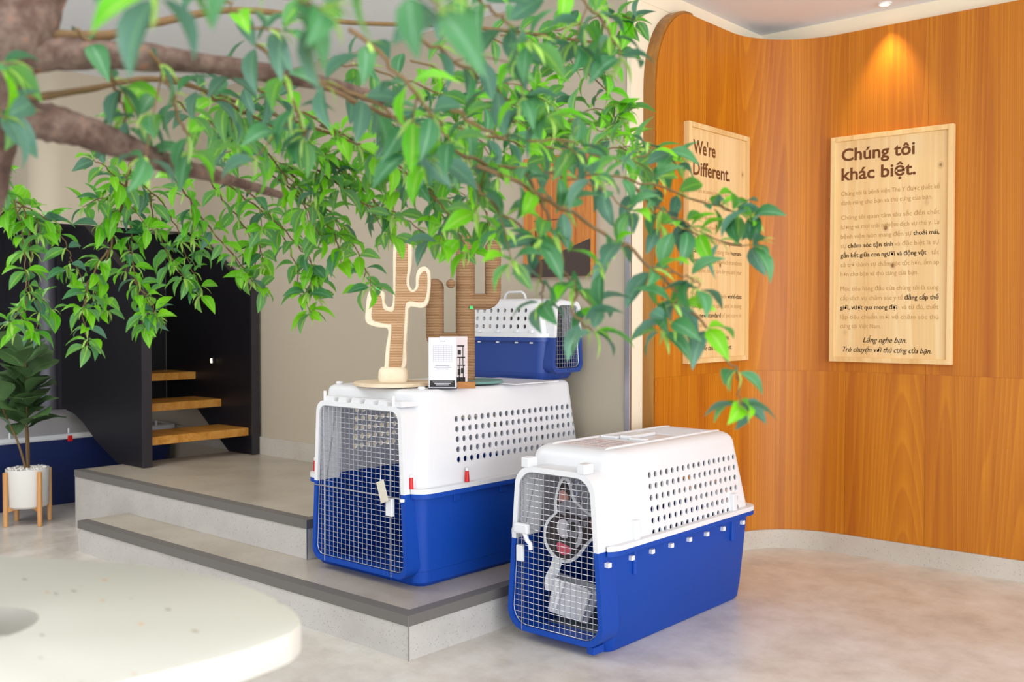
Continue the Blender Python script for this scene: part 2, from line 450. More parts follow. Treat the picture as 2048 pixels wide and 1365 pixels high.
# timber facing: veneer panels on left run, bent corner and right run, two rows, thin joints
wood = bpy.data.objects.new('wall_timber', None); C.objects.link(wood); wood['kind'] = 'structure'
XL, YR, RAD, TOPZ, BOTZ, MIDZ = -2.275, 4.48, 0.36, 2.395, 0.088, 0.842
G = 0.0005
def path_timber(s):
    """s = run length from the left end of the left run; returns x,y and inward normal"""
    L1 = YR - RAD - 3.50
    if s <= L1: return (XL, 3.50 + s, 1, 0)
    s2 = s - L1; arc = RAD * PI / 2
    if s2 <= arc:
        a = s2 / RAD
        return (XL + RAD - RAD * math.cos(a), YR - RAD + RAD * math.sin(a), math.cos(a), -math.sin(a))
    return (XL + RAD + (s2 - arc), YR, 0, -1)
def arch_top(y):
    """rounded upper left corner of the timber face"""
    r = 0.27; y0 = 3.50
    if y >= y0 + r: return TOPZ
    d = r - (y - y0)
    return TOPZ - 0.36 + 0.36 * math.sqrt(max(0, 1 - (d / r) ** 2))
def veneer(s0, s1, z0, z1, n):
    mb = MB(); vs = []; T = 0.05
    cols = n + 1
    for i in range(cols):
        s = s0 + G + (s1 - s0 - 2 * G) * i / n
        x, y, nx, ny = path_timber(s)
        zt = z1 if z1 < TOPZ else (arch_top(3.50 + s) if s < 0.3 else TOPZ)
        for (d, z) in ((0, z0), (0, zt), (-T, zt), (-T, z0)):
            vs.append((x + nx * d, y + ny * d, z))
    fs = []
    for i in range(n):
        for k in range(4):
            fs.append((i * 4 + k, i * 4 + (k + 1) % 4, (i + 1) * 4 + (k + 1) % 4, (i + 1) * 4 + k))
    fs.append((0, 1, 2, 3)); fs.append(tuple((cols - 1) * 4 + k for k in (3, 2, 1, 0)))
    mb.add(vs, fs); return mb.build('wood_panel', M['veneer'], wood, smooth=30)
L1 = YR - RAD - 3.50; ARC = RAD * PI / 2
cuts = [0, 0.13, 0.255, 0.40, L1 + 0.02, L1 + ARC + 0.04]
x = cuts[-1]
for w in (0.36, 0.42, 0.38, 0.45, 0.40, 0.45, 0.45, 0.45, 0.45, 0.45, 0.45, 0.45, 0.45, 0.45):
    x += w; cuts.append(x)
for i in range(len(cuts) - 1):
    n = 14 if (cuts[i + 1] - cuts[i] > 0.5 and i == 4) else (10 if i < 2 else 3)
    if i == 4: n = 16
    veneer(cuts[i], cuts[i + 1], BOTZ, MIDZ - 0.0002, n)
    veneer(cuts[i], cuts[i + 1], MIDZ + 0.0002, TOPZ, n if i > 1 else 12)
# layered outer edge band of the timber face following the arch
mb = MB(); outer = []; inner = []
yy = [3.50 + 0.30 * (1 - math.cos(PI / 2 * k / 14)) for k in range(15)]
pts = [(3.50, BOTZ)] + [(y, arch_top(y)) for y in yy]
rings = []
for (y, z) in pts:
    oy, oz = y - 0.012, z + (0.010 if z > 2.1 else 0)
    rings.append([(XL - 0.004, y - 0.001, z), (XL - 0.055, y - 0.001, z), (XL - 0.055, oy, oz), (XL - 0.004, oy, oz)])
mb.loft(rings)
mb.build('edge_band', M['veneer_edge'], wood, smooth=50)

# cream frieze above the timber (flush strip on both runs)
struct('trim_1', MB().box((-2.33, 3.39, TOPZ), (XL - 0.052, 4.56, ZC)), M['cream'])
struct('trim_2', MB().box((-2.33, YR + 0.03, TOPZ + 0.001), (4.3, 4.56, ZC)), M['cream'])
struct('trim_3', MB().box((-2.345, 3.378, 0.0), (-2.318, 3.392, 1.47)), M['steel_trim'], bevel=0.002)
struct('trim_4', MB().box((-2.34, 3.385, 1.47), (-2.32, 3.392, ZC)), M['cream'])
# skirting of the alcove following the timber run
def skirting_run(name, s0, s1, n, h, off):
    rings = []
    for i in range(n + 1):
        x, y, nx, ny = path_timber(s0 + (s1 - s0) * i / n)
        rings.append([(x + nx * off, y + ny * off, 0), (x + nx * off, y + ny * off, h), (x - nx * 0.05, y - ny * 0.05, h), (x - nx * 0.05, y - ny * 0.05, 0)])
    mb = MB(); mb.loft(rings)
    return struct(name, mb, M['skirting'], smooth=30)
skirting_run('baseboard_right', 0, 7.0, 90, 0.0875, 0.008)
struct('baseboard_back', MB().box((-5.9, 3.374, 0.30), (-3.166, 3.39, 0.402)), M['skirting'])
struct('baseboard_step', MB().box((-3.166, 3.374, 0.145), (-2.33, 3.39, 0.245)), M['skirting'])
struct('baseboard_left', MB().box((-8.4, 3.374, 0.0), (-5.12, 3.39, 0.1)), M['skirting'])

# two terrazzo steps with grey nosings
def platform(name, x0, x1, y0, y1, z0, z1, sides):
    e = bpy.data.objects.new(name, None); C.objects.link(e); e['kind'] = 'structure'
    MB().box((x0, y0, z0), (x1, y1, z1 - 0.012)).build('riser', M['terrazzo'], e)
    MB().box((x0 + (0 if sides[2] is None else 0), y0 + 0.046, z1 - 0.012), (x1 - 0.046, y1, z1)).build('tread', M['terrazzo_top'], e)
    def nos(pts_a, pts_b): pass
    # front nosing and end nosing mitred at the corner
    t = 0.034; w = 0.045; p = 0.004
    mb = MB()
    mb.add([(x0, y0 - p, z1 - t), (x1 + p, y0 - p, z1 - t), (x1 + p, y0 - p, z1 + 0.001), (x0, y0 - p, z1 + 0.001),
            (x0, y0 + w, z1 - t), (x1 - w, y0 + w, z1 - t), (x1 - w, y0 + w, z1 + 0.001), (x0, y0 + w, z1 + 0.001)],
           [(0, 1, 2, 3), (7, 6, 5, 4), (3, 2, 6, 7), (0, 4, 5, 1), (0, 3, 7, 4), (1, 5, 6, 2)])
    mb.build('nosing', M['nosing'], e)
    mb = MB()
    mb.add([(x1 + p, y0 - p, z1 - t), (x1 + p, y1, z1 - t), (x1 + p, y1, z1 + 0.001), (x1 + p, y0 - p, z1 + 0.001),
            (x1 - w, y0 + w, z1 - t), (x1 - w, y1, z1 - t), (x1 - w, y1, z1 + 0.001), (x1 - w, y0 + w, z1 + 0.001)],
           [(0, 1, 2, 3), (7, 6, 5, 4), (3, 2, 6, 7), (0, 4, 5, 1), (0, 3, 7, 4), (1, 5, 6, 2)])
    mb.build('nosing', M['nosing'], e)
    MB().box((x1 + p, y0 - p - 0.0005, z0), (x1 + p + 0.001, y0 - p + 0.003, z1)).build('corner_bead', M['steel_trim'], e)
    return e
platform('lower_step', -4.575, -2.327, 2.160, 3.374, 0.0, 0.145, (1, 1, None))
platform('upper_step', -5.115, -3.166, 2.400, 3.374, 0.1455, 0.30, (1, 1, None))
struct('step_base', MB().box((-5.115, 2.400, 0.0), (-4.576, 3.374, 0.1454)), M['terrazzo'])

# ------------------------------------------------------------------ staircase
st = thing('staircase', 'black staircase with orange wooden treads rising left along the beige wall', 'staircase', (-4.9, 3.0, 0.30))
def loc_shift(mb, o): mb.v = [(v[0] - o[0], v[1] - o[1], v[2] - o[2]) for v in mb.v]; return mb
SO = (-4.9, 3.0, 0.30)
def stringer(y0, y1, front):
    # side profile (x,z): front vertical edge, sloping top, sloping underside
    sl = 0.60; bl = 0.56
    poly = [(front, 0.3015), (front, 1.235), (front - 2.5, 1.235 + sl * 2.5), (-7.4, 1.235 + sl * 2.5), (-7.4, 0.3 + bl * (7.4 - 5.17)), (front - 0.27, 0.3015)]
    mb = MB(); mb.prism(list(reversed(poly)), y0, y1, 'y')
    return loc_shift(mb, SO)
def cut_top(poly, z): return poly
def stringer_clipped(y0, y1, front, zt, under):
    sl = 0.60
    xt = front - (zt - 1.235) / sl
    poly = [(front, 0.3015), (front, 1.235), (xt, zt), (-5.82, zt)] + under
    mb = MB(); mb.prism(list(reversed(poly)), y0, y1, 'y'); return loc_shift(mb, SO)
stringer_clipped(2.656, 2.705, -4.897, 1.612, [(-5.82, 0.565), (-5.66, 0.535), (-5.56, 0.495), (-5.42, 0.41), (-5.17, 0.3015)]).build('stringer', M['black'], st, bevel=0.002)
stringer_clipped(3.325, 3.372, -4.890, 1.612, [(-5.82, 0.56), (-5.50, 0.555), (-5.13, 0.3015)]).build('stringer', M['black'], st, bevel=0.002)
for y0, y1 in ((2.654, 2.707), (3.323, 3.3735)):
    loc_shift(MB().box((-4.8965, y0, 0.302), (-4.886, y1, 1.236)), SO).build('edge_strip', M['black_edge'], st)
for k in range(3):
    xf = -4.925 - 0.277 * k; zt = 0.455 + 0.152 * k
    loc_shift(MB().box((xf - 0.30, 2.7055, zt - 0.045), (xf, 3.3245, zt)), SO).build('tread', M['tread'], st, bevel=0.002)
lp = (-5.2867, 3.3206, 0.8308)
lamp = loc_shift(MB().box((lp[0] - 0.011, 3.314, lp[2] - 0.018), (lp[0] + 0.011, 3.3245, lp[2] + 0.018)), SO).build('step_light', M['darkwall'], st)
loc_shift(MB().box((lp[0] - 0.006, 3.311, lp[2] - 0.012), (lp[0] + 0.006, 3.315, lp[2] + 0.012)), SO).build('diffuser', M['lamp_glow'], lamp)

# ------------------------------------------------------------------ dog crates
def prism_ring_door(mb, hxb, hxt, z0, z1, inset, y0, y1, r, zclip0, zclip1, mi=0):
    """door surround: trapezoid with rounded corners, as an extruded band between zclip0 and zclip1"""
    def outline(ins, n=6):
        out = []
        hb, ht, a, b = hxb - ins, hxt - ins, z0 + ins, z1 - ins
        rad = max(r - ins * 0.6, 0.008)
        cs = [((hb - rad), a + rad, -PI / 2), ((ht - rad), b - rad, 0), (-(ht - rad), b - rad, PI / 2), (-(hb - rad), a + rad, PI)]
        for cx, cz, a0 in cs:
            for k in range(n + 1):
                t = a0 + PI / 2 * k / n; out.append((cx + rad * math.cos(t), cz + rad * math.sin(t)))
        return out
    return outline(0), outline(inset)

def clip_poly_band(o, i, zc, keep_above):
    """indices along closed loop where z on chosen side, returned as ordered open chain with interpolated ends"""
    n = len(o)
    ins = [(p[1] >= zc) == keep_above for p in o]
    # find start
    st_ = next(k for k in range(n) if ins[k] and not ins[k - 1])
    co, ci = [], []
    def lerp(a, b):
        t = (zc - a[1]) / (b[1] - a[1]); return (a[0] + (b[0] - a[0]) * t, zc)
    co.append(lerp(o[st_ - 1], o[st_])); ci.append(lerp(i[st_ - 1], i[st_]) if abs(i[st_][1] - i[st_ - 1][1]) > 1e-6 else i[st_])
    k = st_
    while ins[k % n]:
        co.append(o[k % n]); ci.append(i[k % n]); k += 1
    co.append(lerp(o[(k - 1) % n], o[k % n])); ci.append(lerp(i[(k - 1) % n], i[k % n]))
    return co, ci

def band(co, ci, y0, y1):
    rings = [[(a[0], y0, a[1]), (b[0], y0, b[1]), (b[0], y1, b[1]), (a[0], y1, a[1])] for a, b in zip(co, ci)]
    mb = MB(); mb.loft(rings); return mb

def boolean_cut(o, cutter_mb):
    c = cutter_mb.build('cutter', M['white'], o.parent)
    bpy.context.view_layer.update()
    md = o.modifiers.new('cut', 'BOOLEAN'); md.operation = 'DIFFERENCE'; md.solver = 'EXACT'; md.object = c
    md.use_self = False
    dg = bpy.context.evaluated_depsgraph_get()
    me = bpy.data.meshes.new_from_object(o.evaluated_get(dg))
    o.modifiers.clear(); old = o.data; o.data = me; me.name = o.name
    bpy.data.objects.remove(c); bpy.data.meshes.remove(old)
    me.polygons.foreach_set('use_smooth', [True] * len(me.polygons)); me.set_sharp_from_angle(angle=math.radians(38))

def crate(label, loc, rotz, p):
    t = thing('dog_crate', label, 'pet crate', loc, rotz, None)
    W, L, zr, H = p['w'], p['l'], p['zr'], p['h']        # half width at rim body, length at rim body, rim height, height
    wb, lb = p['wb'], p['lb']                             # base half width, base inset front/back
    wt, lt = p['wt'], p['lt']
    bl, wh = p.get('blue', M['blue']), M['white']
    th = 0.006; R = p.get('r', 0.05)
    fz0, fz1, fhb, fht = p['frame']                       # frame z0,z1, half width bottom/top
    fy = p['fy']                                          # frame front y
    cx = p.get('cx', 0.0)
    # --- tub
    rings = [rr(wb - 0.012, lb + 0.012, L - lb - 0.012, 0.0, R - 0.01), rr(wb, lb, L - lb, 0.014, R),
             rr(wb + (W - wb) * 0.15, lb * 0.85, L - lb * 0.85, zr * 0.16, R), rr(wb + (W - wb) * 0.15 + 0.0015, lb * 0.85 - 0.0015, L - lb * 0.85 + 0.0015, zr * 0.165, R),
             rr(W, 0, L, zr, R),
             rr(W - th, th, L - th, zr, R - th), rr(wb - th, lb + th, L - lb - th, 0.02, R - th)]
    mb = MB(); mb.loft(rings)
    tub = mb.build('lower_tub', bl, t, smooth=35)
    # --- shell
    s = p.get('fillet', 0.035)
    def shell_ring(z, off):
        f = (z - zr) / (H - zr)
        return W + (wt - W) * f - off, lt * f + off, L - lt * f - off
    rs = []
    zs = [zr + 0.0005, zr + (H - zr) * 0.35, zr + (H - zr) * 0.7, H - s]
    for z in zs:
        a, b, c = shell_ring(z, 0); rs.append(rr(a, b, c, z, R))
    for k in range(1, 5):
        ang = PI / 2 * k / 4; z = H - s + s * math.sin(ang); a, b, c = shell_ring(z, s * (1 - math.cos(ang))); rs.append(rr(a, b, c, z, R))
    a, b, c = shell_ring(H, s + 0.02); rs.append(rr(a, b, c, H, R - 0.01))
    inner = []
    for z in reversed(zs):
        a, b, c = shell_ring(z, th); inner.append(rr(a, b, c, z if z < H - s else H - s - th, R - th))
    a, b, c = shell_ring(H - th, s + 0.02 + th); top_in = rr(a, b, c, H - th, R - 0.012)
    mb = MB()
    allr = list(reversed(inner))
    # solid: start from inner top, down the inside, lip, up the outside
    seq = [top_in] + inner + rs
    mb.loft(seq)
    shell = mb.build('upper_shell', wh, t, smooth=35)
    # --- cutters : side air holes and door opening
    cut = MB()
    hr = p['hr']
    for z in p['hz']:
        for y in p['hy']:
            n = 10
            r0 = [(-W - 0.1, y + hr * math.cos(2 * PI * k / n), z + hr * 1.08 * math.sin(2 * PI * k / n)) for k in range(n)]
            r1 = [(W + 0.1, q[1], q[2]) for q in r0]
            cut.loft([r0, r1])
    # rear air holes
    for z in p['hz'][:3]:
        for k in range(-4, 5):
            n = 8; xx = k * W / 6.5
            yb_ = L - lt * (z - zr) / (H - zr) - 0.022
            r0 = [(xx + hr * math.cos(2 * PI * q / n), yb_, z + hr * math.sin(2 * PI * q / n)) for q in range(n)]
            r1 = [(q[0], L + 0.08, q[2]) for q in r0]
            cut.loft([r0, r1])
    o_, i_ = prism_ring_door(None, fhb, fht, fz0, fz1, 0.018, 0, 0, p['fr'], 0, 0)
    cut2 = MB()
    poly = [(q[0] + cx, q[1]) for q in i_]
    cut.prism(poly, -0.08, lt + 0.03, 'y')
    boolean_cut(shell, cut)
    cut3 = MB(); cut3.prism(poly, -0.08, lb + 0.016, 'y')
    boolean_cut(tub, cut3)
    # --- flange
    fl = p['fl']; zf = 0.017
    def ring_plate(z0, z1, o1, mname, mt):
        mb = MB()
        a = rr(W + o1, -o1 * 0.55, L + o1, z0, R + o1 * 0.6); b = rr(W + o1, -o1 * 0.55, L + o1, z1, R + o1 * 0.6)
        c = rr(W - 0.001, 0.001, L - 0.001, z1, R); d = rr(W - 0.001, 0.001, L - 0.001, z0, R)
        mb.loft([a, b, c, d], close=True)
        o = mb.build(mname, mt, t, smooth=40)
        cm = MB(); cm.box((cx - fhb + 0.01, -0.2, z0 - 0.05), (cx + fhb - 0.01, 0.03, z1 + 0.05))
        boolean_cut(o, cm)
        return o
    ring_plate(zr - 0.016, zr, fl, 'tub_flange', bl)
    ring_plate(zr + 0.0006, zr + zf, fl * 1.03, 'shell_flange', wh)
    # --- door surround, blue below, white above
    O = [(q[0] + cx, q[1]) for q in o_]; I = [(q[0] + cx, q[1]) for q in i_]
    co, ci = clip_poly_band(O, I, zr, True)
    band(co, ci, fy, lt + 0.02).build('door_frame', wh, t, smooth=40)
    co, ci = clip_poly_band(O, I, zr, False)
    band(co, ci, fy, lb + 0.02).build('door_frame', bl, t, smooth=40)
    # --- wire door
    door = MB(); wr = 0.0010
    din = prism_ring_door(None, fhb, fht, fz0, fz1, 0.021, 0, 0, p['fr'], 0, 0)[1]
    din = [(q[0] + cx, q[1]) for q in din]
    def bow(x, z): return fy + 0.010 - 0.006 * max(0, 1 - ((x - cx) / fhb) ** 2)
    def crosses(axis, val):
        out = []
        for k in range(len(din)):
            a, b = din[k], din[(k + 1) % len(din)]
            if (a[axis] - val) * (b[axis] - val) < 0:
                tt = (val - a[axis]) / (b[axis] - a[axis]); out.append(a[1 - axis] + (b[1 - axis] - a[1 - axis]) * tt)
        return sorted(out)
    xs = min(q[0] for q in din); xe = max(q[0] for q in din)
    n = round((xe - xs) / p['gx'])
    for k in range(1, n):
        xx = xs + (xe - xs) * k / n; c2 = crosses(0, xx)
        if len(c2) >= 2:
            door.tube([(xx, bow(xx, 0), c2[0]), (xx, bow(xx, 0), c2[-1])], wr, 5)
    zs0 = min(q[1] for q in din); zs1 = max(q[1] for q in din)
    n = round((zs1 - zs0) / p['gz'])
    for k in range(1, n):
        zz = zs0 + (zs1 - zs0) * k / n; c2 = crosses(1, zz)
        if len(c2) >= 2:
            xa, xb = c2[0], c2[-1]
            door.tube([(xa + (xb - xa) * q / 4, bow(xa + (xb - xa) * q / 4, 0) + 0.0022, zz) for q in range(5)], wr, 5)
    loop = [(q[0], bow(q[0], 0), q[1]) for q in din]; loop.append(loop[0])
    door.tube(loop, 0.0015, 6, cap=False)
    for xx in p.get('rods', (cx - fhb * 0.72, cx + fhb * 0.72)):
        c2 = crosses(0, xx)
        if len(c2) >= 2:
            door.tube([(xx, fy + 0.001, c2[0] - 0.02), (xx, fy + 0.001, c2[-1] + 0.004)], 0.002, 6)
    dg_ = door.build('wire_door', M['wire'], t, smooth=60)
    lx, lz, lw, lh = p['latch']
    MB().box((lx - lw, fy - 0.014, lz - lh), (lx + lw, fy - 0.0005, lz + lh)).build('latch', wh, dg_, bevel=0.003)
    return t, shell, tub, dg_

C1 = dict(w=0.302, l=0.955, zr=0.333, h=0.69, wb=0.298, lb=0.012, wt=0.272, lt=0.045, r=0.048, fillet=0.02,
          frame=(0.035, 0.638, 0.262, 0.236), fy=-0.042, cx=0.025, fr=0.045, fl=0.026,
          hr=0.0105, hz=[0.432 + 0.0368 * k for k in range(5)], hy=[0.211 + 0.0345 * k for k in range(21)],
          gx=0.024, gz=0.0187, latch=(0.21, 0.285, 0.017, 0.032), rods=(-0.165, 0.205))
crate1, shell1, tub1, door1 = crate('large blue and white dog crate on the lower step, cactus posts on its roof',
    (-2.825, 2.39, 0.145), 0, C1)
# hinge lugs over the door, roof corner nubs, red clips
for k in range(6):
    xx = -0.165 + 0.074 * k
    mb = MB(); mb.add([(xx, -0.036, 0.636), (xx + 0.052, -0.036, 0.636), (xx + 0.045, -0.036, 0.656), (xx + 0.008, -0.036, 0.656),
                       (xx, 0.05, 0.636), (xx + 0.052, 0.05, 0.636), (xx + 0.045, 0.05, 0.652), (xx + 0.008, 0.05, 0.652)],
                      [(0, 1, 2, 3), (7, 6, 5, 4), (0, 4, 5, 1), (3, 2, 6, 7), (0, 3, 7, 4), (1, 5, 6, 2)])
    mb.build('hinge_lug', M['white'], crate1)
for xx in (-0.165, 0.215):
    MB().cyl((xx, -0.036, 0.630), 0.006, 0.044, n=10).build('hinge_pin', M['white'], crate1, smooth=40)
for xx, yy in ((-0.235, 0.09), (0.225, 0.09), (-0.235, 0.86)):
    MB().cyl((xx, yy, 0.6895), 0.014, 0.011, n=14, bev=0.003).build('stacking_nub', M['white'], crate1, smooth=40)
def red_clip(parent, x, y, z):
    c = MB(); c.cyl((x, y, z), 0.009, 0.040, n=12, r2=0.0068, bev=0.001)
    o = c.build('fastener', M['red'], parent, smooth=40); o['label'] = 'red plastic fastener'
    MB().cyl((x, y, z + 0.040), 0.0058, 0.012, n=10, bev=0.001).build('fastener_cap', M['white'], o, smooth=40)
for x_, y_ in ((0.274, -0.008), (0.311, 0.235), (0.311, 0.62), (0.311, 0.86), (-0.311, 0.03), (-0.311, 0.5), (-0.311, 0.9)):
    red_clip(crate1, x_, y_, 0.3502)
MB().cyl((0.272, -0.048, 0.31), 0.0085, 0.010, n=12, bev=0.001).build('knob', M['white'], crate1, smooth=40)
for y_ in (0.17, 0.42, 0.68):
    MB().box((0.292, y_, 0.285), (0.309, y_ + 0.035, 0.318)).build('tub_lug', M['blue'], crate1, bevel=0.002)
MB().tube([(-0.225, -0.0445, 0.318), (0.268, -0.0445, 0.318)], 0.0018, 6).build('door_rod', M['wire'], door1)
# tilted hang tag tied to the door
tg = thing('hang_tag', 'beige card tag on white string hanging in front of the large crate door', 'tag', (-2.65, 2.325, 0.52))
tp = MB(); hw, hh = 0.020, 0.038
tp.box((-hw, -0.001, -hh * 2), (hw, 0.001, 0)); o = tp.build('card', M['cardstock'], tg); o.rotation_euler = (0, math.radians(-20), 0)
MB().tube([(0.001, 0, -0.006), (0.004, 0.002, 0.03), (0.0, 0.006, 0.075)], 0.0013, 5).build('string', M['paper'], tg)

C2 = dict(w=0.203, l=0.965, zr=0.345, h=0.655, wb=0.182, lb=0.035, wt=0.172, lt=0.075, r=0.05, fillet=0.035,
          frame=(0.035, 0.595, 0.200, 0.168), fy=-0.035, cx=0.012, fr=0.07, fl=0.022,
          hr=0.0100, hz=[0.357 + 0.0385 * k + 0.008 for k in range(6)], hy=[0.275 + 0.0362 * k for k in range(17)],
          gx=0.0225, gz=0.0195, latch=(-0.125, 0.30, 0.014, 0.027), rods=(-0.125,))
crate2, shell2, tub2, door2 = crate('blue and white dog crate on the floor, with the dog picture inside',
    (-2.062, 2.585, 0.0), 0, C2)
for xx in (-0.110, 0.125):
    MB().box((xx - 0.0165, -0.038, 0.590), (xx + 0.0165, 0.012, 0.624)).build('hinge_block', M['white'], crate2, bevel=0.004)
# raised roof ribs, label field and carry handle
def roof_rib(x):
    zt = 0.6545
    pts = [(x, 0.095, 0.618), (x, 0.108, 0.648), (x, 0.13, zt), (x, 0.80, zt), (x, 0.86, zt - 0.003)]
    return MB().tube(pts, 0.0065, 8)
for xx in (-0.112, 0.112): roof_rib(xx).build('roof_rib', M['white'], crate2, smooth=60)
lab = MB().box((-0.098, 0.14, 0.6553), (0.098, 0.34, 0.6562)).build('printed_label', M['paper2'], crate2)
pm = MB()
random.seed(5)
for k in range(14):
    for q in range(5):
        if random.random() < 0.75:
            x0 = -0.09 + q * 0.037; pm.box((x0, 0.15 + k * 0.013, 0.6562), (x0 + 0.012 + 0.02 * random.random(), 0.154 + k * 0.013, 0.6564))
pm.build('label_print', M['ink'], lab)
MB().box((-0.03, 0.27, 0.6562), (-0.012, 0.276, 0.6565)).build('label_mark', M['red'], lab)
hm = MB(); hm.box((-0.022, 0.39, 0.655), (0.022, 0.56, 0.668)); hm.box((-0.098, 0.375, 0.6545), (-0.026, 0.40, 0.664)); hm.box((0.026, 0.375, 0.6545), (0.098, 0.40, 0.664))
hm.build('carry_handle', M['white'], crate2, bevel=0.004)
for k in range(12):
    MB().box((-0.09, 0.60 + k * 0.018, 0.6548), (0.09, 0.608 + k * 0.018, 0.6575)).build('roof_groove', M['white'], crate2)
for y_ in (-0.006, 0.125, 0.245, 0.365, 0.485, 0.605, 0.725, 0.875):
    MB().box((0.196, y_, 0.296), (0.214, y_ + 0.018, 0.312)).build('fastener', M['white'], crate2, bevel=0.002)
for y_ in (0.145, 0.80):
    MB().cyl((0.201, y_ + 0.012, 0.245), 0.010, 0.083, n=10, bev=0.002).build('tub_lug', M['blue'], crate2, smooth=40)
    MB().box((0.186, y_, 0.360), (0.214, y_ + 0.03, 0.425)).build('shell_lug', M['white'], crate2, bevel=0.003)
MB().box((-0.150, -0.033, 0.367), (-0.088, -0.053, 0.402)).build('door_grip', M['white'], door2, bevel=0.006)
MB().tube([(-0.105, -0.044, 0.37), (-0.092, -0.046, 0.348), (-0.080, -0.044, 0.338), (-0.078, -0.044, 0.318)], 0.008, 8).build('door_grip', M['white'], door2, smooth=60)
MB().box((0.142, -0.026, 0.012), (0.172, 0.03, 0.037)).build('foot', M['blue'], crate2, bevel=0.003)

C3 = dict(w=0.122, l=0.46, zr=0.175, h=0.335, wb=0.112, lb=0.02, wt=0.105, lt=0.03, r=0.035, fillet=0.02,
          frame=(0.03, 0.325, 0.100, 0.085), fy=-0.035, cx=0.0, fr=0.035, fl=0.012, blue=M['navy'],
          hr=0.0088, hz=[0.219 + 0.0335 * k for k in range(3)], hy=[0.10 + 0.0385 * k for k in range(9)],
          gx=0.0155, gz=0.018, latch=(0.03, 0.22, 0.012, 0.022), rods=())
crate3, shell3, tub3, door3 = crate('small pet crate with a top handle on the large crate roof',
    (-2.572, 3.250, 0.8362), math.radians(90), C3)
# local x of this crate points to the wall, its long side faces the viewer at x=-w
hd = MB(); hd.tube([(0.0, 0.19, 0.332), (0.0, 0.20, 0.356), (0.0, 0.215, 0.366), (0.0, 0.29, 0.366), (0.0, 0.305, 0.356), (0.0, 0.315, 0.332)], 0.0055, 8)
hd.build('carry_handle', M['white'], crate3, smooth=60)
for y_ in (0.05, 0.13, 0.235, 0.34):
    MB().box((-0.132, y_, 0.1925), (-0.118, y_ + 0.014, 0.205)).build('clip', M['white'], crate3, bevel=0.002)
    MB().box((-0.130, y_ + 0.002, 0.150), (-0.118, y_ + 0.012, 0.156)).build('fastener', M['white'], crate3)

# storage tub far left under the stair, same make of crate, low roof
u0 = -5.765
tb = thing('storage_crate', 'navy tub with grey lid and red clip behind the potted plant', 'storage box', (u0 - 0.30, 2.72, 0.0))
mb = MB(); rings = [rr(0.26, -0.55, 0.59, 0, 0.06), rr(0.275, -0.59, 0.62, 0.03, 0.07), rr(0.295, -0.63, 0.635, 0.385, 0.07), rr(0.285, -0.62, 0.625, 0.385, 0.06), rr(0.265, -0.58, 0.61, 0.03, 0.06)]
mb.loft(rings); mb.build('tub', mat('deep_navy_plastic', '#16285E', 0.42), tb, smooth=35)
mb = MB(); mb.loft([rr(0.315, -0.655, 0.65, 0.385, 0.08), rr(0.32, -0.66, 0.653, 0.395, 0.08), rr(0.315, -0.655, 0.65, 0.415, 0.08), rr(0.28, -0.61, 0.61, 0.418, 0.06)]); mb.build('rim', M['white'], tb, smooth=35)
mb = MB(); mb.loft([rr(0.27, -0.60, 0.60, 0.417, 0.07), rr(0.245, -0.56, 0.42, 0.455, 0.07), rr(0.19, -0.48, 0.24, 0.51, 0.08), rr(0.12, -0.36, 0.10, 0.52, 0.06)])
mb.build('lid', mat('grey_lid', '#A9A6A8', 0.4), tb, smooth=35)
for y_ in (-0.38, -0.05, 0.3, 0.5):
    MB().cyl((0.300, y_, 0.4155), 0.006, 0.03, n=10).build('peg', M['white'], tb, smooth=40)
MB().box((0.313, -0.065, 0.372), (0.33, -0.04, 0.405)).build('clip', M['red'], tb, bevel=0.002)

# ------------------------------------------------------------------ contents of the crates
# dog picture paddle inside the floor crate: printed cut-out with white border on a handle, leaning in the crate
PD0 = (-2.1213, 2.6886, 0.2955)
pad = thing('dog_cutout', 'white edged cut-out picture of a laughing dog behind the crate door', 'cutout sign', PD0, YAW)
K = 3.42 / 2000 / 3.41
def q2(x, y): return ((x - 290) * K, -(y - 682) * K)   # zoomed crop coordinates -> local metres
def flat(name, pts, m, y0, y1, parent, scale=1.0):
    P = [q2(*p) for p in pts]
    P = [(p[0], p[2] if len(p) > 2 else p[1]) for p in P]
    sm = catmull([(a, b, 0) for a, b in P] + [(P[0][0], P[0][1], 0)], 4)
    poly = [(v[0], v[1]) for v in sm[:-1]]
    return MB().prism(poly, y0, y1, 'y').build(name, m, parent)
outl = [(235, 430), (235, 340), (258, 235), (295, 178), (330, 190), (352, 245), (372, 325), (420, 385), (465, 425), (520, 428), (560, 450), (555, 560), (500, 615), (455, 665), (400, 735), (335, 775), (270, 765), (215, 725), (175, 660), (158, 590), (165, 520), (190, 470)]
face = [(255, 430), (252, 340), (272, 250), (297, 205), (318, 215), (338, 265), (358, 340), (405, 400), (455, 445), (515, 448), (540, 465), (538, 545), (490, 598), (440, 648), (385, 715), (330, 752), (278, 745), (230, 705), (192, 650), (176, 590), (182, 528), (205, 480)]
bd = flat('board', outl, M['white'], -0.001, 0.002, pad)
fc = flat('dog_print', face, M['dog_dark'], -0.0014, -0.001, pad)
flat('ear', [(262, 350), (268, 290), (290, 270), (322, 300), (330, 335), (300, 350)], M['dog_pink'], -0.0017, -0.0014, fc)
flat('brow', [(262, 375), (300, 345), (345, 342), (385, 372), (430, 415), (470, 450), (430, 470), (395, 450), (350, 440), (300, 445), (255, 415)], M['dog_grey'], -0.0018, -0.0014, fc)
flat('eye', [(296, 424), (318, 404), (344, 424), (322, 448)], M['dog_black'], -0.0022, -0.0018, fc)
flat('muzzle', [(250, 520), (262, 482), (292, 470), (322, 492), (318, 545), (330, 590), (300, 605), (262, 575)], M['dog_white'], -0.0018, -0.0014, fc)
